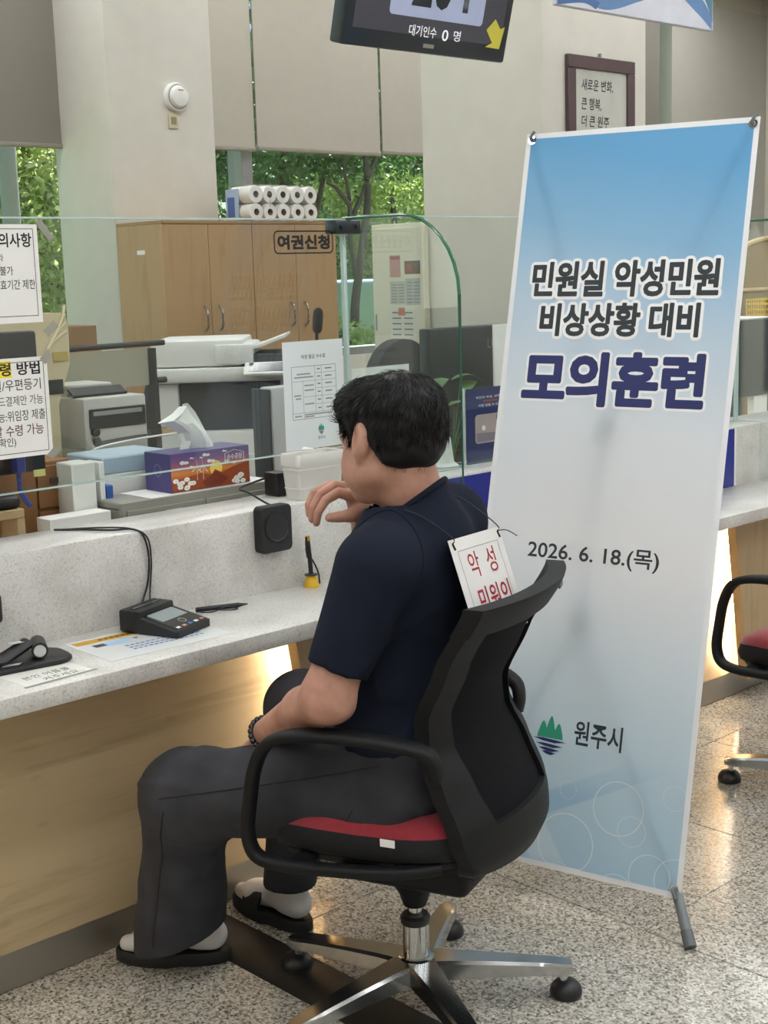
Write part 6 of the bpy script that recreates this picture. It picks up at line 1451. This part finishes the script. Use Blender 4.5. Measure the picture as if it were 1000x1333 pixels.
for z in (.02, .045, .07, .09): mby.box((-.081, -.063, z-.003), (.081, -.057, z+.003)); mby.box((-.081, .057, z-.003), (.081, .063, z+.003)); mby.box((-.082, -.062, z-.003), (-.076, .062, z+.003)); mby.box((.076, -.062, z-.003), (.082, .062, z+.003))
obj('basket', mby, M_YB, yb_t, smooth=False)
shf = thing('desk_shelf', 'grey shelf carrying papers and the yellow basket at the right edge', 'shelf', (ybz.x, 3.4, .7205)); sz_ = ybz.z-.7205
obj('board', MB().box((-.35, -.12, sz_-.016), (.5, .12, sz_-.0005), .002, 1), mat('dark grey laminate', '5d6165', .4), shf)
for x in (-.34, .49): obj('side', MB().box((x-.008, -.12, 0), (x+.008, .12, sz_-.0165)), MATS['dark grey laminate'], shf, smooth=False)
pp = solid('paper_stack', (ybz.x-.27, 3.3, ybz.z+.0003), (ybz.x-.06, 3.48, ybz.z+.018), M_PAPER, 'flat stack of white papers beside the yellow basket', 'paper stack', .002)

# ================================================================== ABOVE
# queue display
TY = 2.72; tl, tr2 = ony(444, 57, TY), ony(656, 83, TY)
tvx = (tl.x+tr2.x)/2; tvw = (tr2.x-tl.x)/2; tvz = (tl.z+tr2.z)/2; tvh = .42; tilt = math.radians(15)
tv = thing('queue_display', 'hanging black queue number display with a yellow arrow', 'display', (tvx, TY, tvz))
# the screen leans forward at the top, so it faces down towards the hall
FT = frame((0, 0, 0), (1, 0, 0), (0, -math.sin(tilt), math.cos(tilt)))
tvw2 = tvw*1.0
obj('casing', MB().box((-tvw2, 0, -.05), (tvw2, tvh, 0), .008, 2, FT), mat('dark slate plastic', '252c34', .3), tv)
scn = obj('screen', MB().prism([(-tvw2+.03, .045), (tvw2-.03, .045), (tvw2-.03, tvh-.025), (-tvw2+.03, tvh-.025)], .0008, FT, .0), mat('screen dark', '45454d', .3, emit='45454d', estr=.15), tv, smooth=False)
def tpx(u, v):
    n = FT.to_3x3() @ Vector((0, 0, 1)); q = onp(u, v, tuple(tv.location), tuple(n))-tv.location; q = FT.inverted() @ q; return (q.x, q.y)
a = tpx(506, 18); b = tpx(627, 34); c = tpx(640, 0)
poly_print('number_panel', rrect(a[0], (a[1]+b[1])/2, b[0], tvh-.06, .012), FT, mat('pale blue screen', 'a9b3d2', .3, emit='a9b3d2', estr=.12), scn, .0012)
nb0, nb1 = tpx(535, 10), tpx(612, 17); nby = (nb0[1]+nb1[1])/2
text('digits', '204', (nb0[0], nby, nb1[0], nby+.15), FT, mat('screen ink', '262b33', .4), scn, .02, .0018)
M_SCW = mat('screen white', 'dfe0e4', .4, emit='dfe0e4', estr=.5)
for body, (u0, v0, u1, v1, hh), bd in (('대기인수', (531, 47, 567, 49, 15), .006), ('0', (574, 53, 582, 54, 15), .01), ('명', (589, 54, 598, 54, 14), .004)):
    p = tpx(u0, v0); q = tpx(u1, v1); rr = tpx(u0, v0-hh); y = (p[1]+q[1])/2; text('lettering', body, (p[0], y, q[0], y+rr[1]-p[1]), FT, M_SCW, scn, bd, .0014)
ap = [tpx(*p) for p in ((645, 25), (651, 38), (657, 35), (649, 64), (631, 61), (640, 56), (633, 39))]
poly_print('arrow', ap[::-1], FT, mat('screen yellow', 'c9c04a', .4, emit='c9c04a', estr=.05), scn, .0014)
obj('maker_mark', MB().box((-.02, .016, .0), (.02, .026, .0012), 0, 1, FT), M_GREY, tv, smooth=False)
obj('ceiling_pole', MB().cyl((0, .02, tvh*.6), (0, .02, ZC-tvz-.001), .02, n=16), M_ALU, tv); obj('pole_plate', MB().cyl((0, .02, ZC-tvz-.012), (0, .02, ZC-tvz-.0005), .07, n=24), M_ALU, tv)
# hanging fabric sign
HY = 3.2; h0, h1 = ony(722, 1, HY), ony(925, 41, HY)
hb = thing('hanging_sign', 'hanging white sign with blue wave print at the top right', 'sign', ((h0.x+h1.x)/2, HY, h1.z)); w = (h1.x-h0.x)/2
obj('panel', MB().box((-w, -.012, 0), (w, .012, .45), .003, 1), mat('sign white', 'd3d6e2', .5), hb)
Fh = frame((0, -.0122, 0), (1, 0, 0), (0, 0, 1))
def wave(pts0, pts1, m, h):
    A0 = [Vector((x, y, 0)) for x, y in pts0]; A1 = [Vector((x, y, 0)) for x, y in pts1]; c0 = catmull(A0, 8); c1 = catmull(A1, 8)
    obj('wave_print', MB().rings([[Fh @ (p+Vector((0, 0, h))) for p in c0], [Fh @ (p+Vector((0, 0, h))) for p in c1]], False, False), m, hb, smooth=False)
wave([(-w, .10), (-w*.5, .01), (-w*.0, .06), (w*.4, .12), (w*.75, .06), (w*.98, .002)], [(-w, .16), (-w*.5, .05), (0, .12), (w*.45, .17), (w*.8, .12), (w*.98, .05)], mat('mid blue print', '5f86b8', .5), .0004)
wave([(-w, .0), (-w*.7, .02), (-w*.55, .005)], [(-w, .05), (-w*.75, .06), (-w*.5, .03)], mat('deep blue print', '46689e', .5), .0006)
wave([(w*.1, .15), (w*.5, .19), (w*.85, .12), (w*.985, .03)], [(w*.1, .24), (w*.55, .27), (w*.9, .20), (w*.985, .12)], mat('teal blue print', '4d7f97', .5), .0008)
for s in (-1, 1): obj('hanger', MB().tube([(s*w*.8, 0, .45), (s*w*.8, 0, ZC-h1.z-.001)], .003, 6), M_ALU, hb)
# framed calligraphy on the pillar
fy_ = PY2-.0005; a, b = ony(735, 71, fy_), ony(822, 81, fy_); zt_ = (a.z+b.z)/2; fh = (b.x-a.x)*1.38
fr_ = thing('picture_frame', 'dark brown framed brush calligraphy on the right pillar', 'picture frame', ((a.x+b.x)/2, fy_-.012, zt_-fh)); w = (b.x-a.x)/2
M_FRM = mat('dark brown frame', '4e3b3c', .45); fw_ = .058
for nm, lo_, hi_ in (('frame_rail', (-w, -.012, 0), (w, .012, fw_)), ('frame_rail', (-w, -.012, fh-fw_), (w, .012, fh)), ('frame_stile', (-w, -.012, fw_), (-w+fw_*.95, .012, fh-fw_)), ('frame_stile', (w-fw_*.95, -.012, fw_), (w, .012, fh-fw_))): obj(nm, MB().box(lo_, hi_, .003, 1), M_FRM, fr_)
pcd = obj('paper', MB().box((-w+fw_*.9, .0, fw_*.9), (w-fw_*.9, .008, fh-fw_*.9)), mat('rice paper', 'd7d5cd', .5), fr_, smooth=False)
obj('glass', MB().box((-w+fw_*.9, -.004, fw_*.9), (w-fw_*.9, -.003, fh-fw_*.9)), glassmat('frame glass', (.97, .98, .98), .8), fr_, smooth=False)
obj('hanger', MB().cyl((0, .004, fh), (0, .004, fh+.02), .008, n=10), M_ALU, fr_)
Fc = frame((-(a.x+b.x)/2, 0, -(zt_-fh)), (1, 0, 0), (0, 0, 1))
def cpx(u, v): q = ony(u, v, fy_-.012); return (q.x, q.z)
for body, (u0, v0, u1, v1, hh) in (('새로운 변화,', (757, 118, 798, 122, 16)), ('큰 행복,', (757, 143, 783, 146, 17)), ('더 큰 원주', (757, 166, 793, 166, 15))):
    p, q, rr = cpx(u0, v0), cpx(u1, v1), cpx(u0, v0-hh); z = (p[1]+q[1])/2; text('lettering', body, (p[0], z, q[0], z+rr[1]-p[1]), Fc, M_INK, pcd, .014, .0006, shear=.12)
# smoke alarm on the left pillar
ay = PY-.0008; ac = ony(228, 127, ay); al = thing('smoke_alarm', 'round white alarm unit on the left pillar', 'alarm', ac); rad = .088
Fa = frame((0, 0, 0), (1, 0, 0), (0, 0, 1))
obj('base', MB().lathe([(0, 0), (rad, 0), (rad, .022), (rad*.93, .034), (0, .036)], 36, Fa), M_WHITE, al); obj('cover', MB().lathe([(0, .034), (rad*.78, .034), (rad*.78, .042), (rad*.66, .06), (rad*.5, .064), (0, .066)], 36, Fa), M_WHITE, al)
obj('vent_ring', MB().lathe([(rad*.79, .036), (rad*.84, .036), (rad*.84, .04), (rad*.79, .04)], 36, Fa, False), mat('grey vent', '9a9a98', .5), al); obj('indicator', MB().box((-.02, -.069, .035), (.02, -.0605, .043), .002, 1), mat('amber plate', 'b5a27a', .4), al)
sp_ = ony(225, 158, ay); sw1 = thing('wall_socket', 'small beige wall plate below the round alarm', 'wall plate', sp_); obj('plate', MB().box((-.035, -.010, -.045), (.035, 0, .045), .003, 1), mat('beige plate', 'c4bb9e', .45), sw1); obj('inset', MB().box((-.02, -.013, -.02), (.02, -.010, .025), .002, 1), mat('olive inset', '8f8765', .5), sw1)

# ================================================================== SECOND CHAIR
c2 = copy_tree(chair1); c2a = math.radians(86)
tgt = onz(953, 762, .635); c2.location = Vector((tgt.x, tgt.y, 0))-Vector((math.cos(c2a), math.sin(c2a), 0))*.168-Vector((-math.sin(c2a), math.cos(c2a), 0))*.285; c2.rotation_euler = (0, 0, c2a-PI/2); c2['label'] = 'black office chair with red seat cut off by the right edge'
_q = onz(972, 1020)-c2.location; _del = math.atan2(_q.y, _q.x)-math.radians(154.5)-(c2a-PI/2)
for ch in c2.children:
    if ch.name.startswith(('base_arm', 'caster')): ch.rotation_euler = (0, 0, _del)
# ================================================================== OUTSIDE THE WINDOWS
lawn = obj('lawn', MB().box((-20, Y1+.25, -.3), (60, 60, -.15)), mat('grass ground', '5d7a36', .9, vary=.3, scale=1.5), smooth=False); lawn['kind'] = 'structure'
def leafmat(name, c0, c1):
    m, nt, b = newmat(name); oi = nt.nodes.new('ShaderNodeNewGeometry'); nn = nt.nodes.new('ShaderNodeTexNoise'); nn.inputs['Scale'].default_value = 3.0; nn.inputs['Detail'].default_value = 6; nt.links.new(oi.outputs['Position'], nn.inputs['Vector'])
    c = ramp(nt, nn.outputs['Fac'], [(.3, c0), (.65, c1)]); nt.links.new(c, b.inputs['Base Color']); b.inputs['Roughness'].default_value = .5
    o = nt.nodes['Material Output']; tr = nt.nodes.new('ShaderNodeBsdfTranslucent'); nt.links.new(c, tr.inputs[0]); mx = nt.nodes.new('ShaderNodeMixShader'); mx.inputs[0].default_value = .45
    nt.links.new(b.outputs[0], mx.inputs[1]); nt.links.new(tr.outputs[0], mx.inputs[2]); nt.links.new(mx.outputs[0], o.inputs[0]); return m
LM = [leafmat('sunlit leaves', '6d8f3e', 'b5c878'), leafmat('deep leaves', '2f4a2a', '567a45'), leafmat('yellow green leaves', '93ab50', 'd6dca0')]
M_BARK = mat('grey brown bark', '463f39', .85, vary=.3, scale=12, bump=.6, bscale=30)
def leaves(name, blobs, n, size, m, parent, base, seed):
    rs = np.random.RandomState(seed); V = np.zeros((n*4, 3)); w = np.array([b[1][0]*b[1][1]*b[1][2] for b in blobs]); pick = rs.choice(len(blobs), n, p=w/w.sum())
    C_ = np.array([b[0] for b in blobs])[pick]; R_ = np.array([b[1] for b in blobs])[pick]
    def unit(q): return q/np.linalg.norm(q, axis=1)[:, None]
    P = C_+unit(rs.normal(size=(n, 3)))*R_*(.35+.65*rs.rand(n)**.5)[:, None]
    a = unit(rs.normal(size=(n, 3))); b = unit(np.cross(a, rs.normal(size=(n, 3)))); s = (size*(.6+.8*rs.rand(n)))[:, None]
    V = np.stack([P-a*s, P-b*s*.45, P+a*s, P+b*s*.45], 1).reshape(-1, 3)
    o = mesh_np(name, [(V, np.arange(n*4).reshape(-1, 4))], m, parent, base); o['kind'] = 'stuff'; return o
def tree(label, x, y, blobs, n, size, lm_, trunks, seed, tr=.1):
    b = Vector((x, y, -.15)); t = thing('garden_tree', label, 'tree', b, 0, 'trees outside the windows')
    for k, pts in enumerate(trunks): obj('trunk' if k == 0 else 'branch', MB().tube([Vector(p) for p in pts], [tr, tr*.55] if k == 0 else [tr*.6, tr*.2], 10, smooth=5), M_BARK, t)
    leaves('foliage', [((x+c[0], y+c[1], c[2]), r) for c, r in blobs], n, size, LM[lm_], t, b, seed)
def px_(u, y): return ony(u, 300, y).x
ty1 = 12.0; tx = px_(462, ty1)
def tpt(u, v): q = ony(u, v, ty1)-Vector((tx, ty1, -.15)); return tuple(q)
tree('forked tree with two bare grey trunks outside the middle window', tx, ty1, [((-.9, .3, 4.1), (1.5, 1.2, .9)), ((1.1, .2, 4.3), (1.5, 1.2, .9)), ((-1.7, .2, 3.0), (.9, .8, .6)), ((1.3, .5, 3.1), (.7, .6, .5))], 11000, .055, 1,
     [[(0, 0, 0), tpt(462, 420), tpt(468, 350), tpt(476, 290), tpt(479, 240), tpt(474, 190)], [tpt(466, 370), tpt(456, 310), tpt(455, 260), tpt(447, 210), tpt(450, 170)], [tpt(477, 235), tpt(489, 205), tpt(496, 170)], [tpt(456, 268), tpt(438, 245), tpt(425, 238)], [tpt(460, 280), tpt(471, 255), tpt(474, 240)]], 5, .06)
tx2 = px_(430, 14.5)
tree('leafy tree in deep shade left of the forked tree', px_(370, 14.0), 14.0, [((0, 0, 3.6), (1.9, 1.3, .95)), ((-1.3, .3, 2.9), (.9, .9, .6)), ((1.3, 0, 3.4), (1.3, 1, .7))], 11000, .055, 1, [[(0, 0, 0), (.1, 0, 1.5), (0, 0, 3.2)], [(.1, 0, 1.7), (.6, 0, 2.6), (.8, 0, 3.4)]], 6)
for i, (u, y, lm_, lab) in enumerate(((300, 18, 1, 'dark tree behind the toilet paper packs'), (395, 19, 0, 'sunlit tree just left of the forked trunks'), (445, 20, 2, 'yellow green tree behind the forked trunks'), (510, 18.5, 0, 'sunlit tree right of the forked trunks'), (548, 20, 2, 'pale sunlit tree beside the right pillar'), (60, 17, 0, 'sunlit tree outside the left window, next to the pillar'), (10, 16, 2, 'yellow green tree at the far left window'), (35, 21, 1, 'darker tree furthest back in the left window'), (-70, 17, 0, 'sunlit tree just beyond the left border of the window view'), (-190, 18, 1, 'dark tree well beyond the left border of the window view'), (-330, 17, 2, 'yellow green tree furthest left of the window view'), (660, 19, 0, 'sunlit tree hidden behind the calligraphy pillar'), (800, 19, 1, 'dark tree right of the calligraphy pillar'))):
    x = px_(u, y); rs3 = random.Random(i); tree(lab, x, y, [((0, 0, 2.3), (1.9, 1.2, 1.5)), ((-1.1, .4, 1.5), (1.2, .9, .9)), ((1.2, -.2, 1.7), (1.2, .9, 1.0)), ((.3, 0, 3.8), (1.7, 1.2, 1.1))], 11000, .058, lm_, [[(0, 0, 0), (.15, 0, 1.4), (0, 0, 3.4)], [(.1, 0, 1.5), (-.5, 0, 2.4), (-.9, 0, 3.2)]], 30+i, .09)
for i, (u, y, lab) in enumerate(((470, 11.4, 'clipped hedge below the forked tree'), (300, 11.4, 'clipped hedge behind the wooden cabinets'), (70, 11.4, 'clipped hedge below the left window trees'))):
    x = px_(u, y); b = Vector((x, y, -.15)); t = thing('hedge', lab, 'hedge', b, 0, 'hedges outside'); leaves('foliage', [((x+dx, y, .45+.1*(k % 2)), (.55, .5, .52)) for k, dx in enumerate((-1.1, -.4, .3, 1.0))], 8000, .04, LM[1 if i != 0 else 0], t, b, 60+i)
    obj('twigs', MB().tube([(-1.2, 0, .1), (0, 0, .4), (1.1, 0, .2)], .03, 6, smooth=4), M_BARK, t)
# pale blue parked van, mostly hidden by the tree
vx, vy = px_(472, 15.5), 15.5; zv = ony(465, 364, vy).z+.15
va = thing('parked_van', 'pale blue white van parked beyond the forked tree', 'van', (vx, vy, -.15))
M_VAN = mat('pale blue van paint', 'c5d6e2', .3); obj('body', MB().box((-.08, -.8, .25), (2.4, .8, zv), .12, 3), M_VAN, va); obj('window', MB().box((.1, -.81, zv-.55), (.9, -.8, zv-.15), .0, 1), M_GLOSSBLK, va, smooth=False)
for x in (.35, 1.9): obj('wheel', MB().cyl((x, -.82, .32), (x, -.6, .32), .32, n=24), M_BLK, va)
lp = thing('street_lamp', 'grey lamp post outside the left window', 'lamp post', (px_(16, 10.5), 10.5, -.15)); obj('post', MB().cyl((0, 0, 0), (0, 0, 6), .075, n=20), M_ALU, lp); obj('lamp_head', MB().box((-.1, -.4, 6.0), (.1, .1, 6.1), .03, 2), M_ALU, lp)
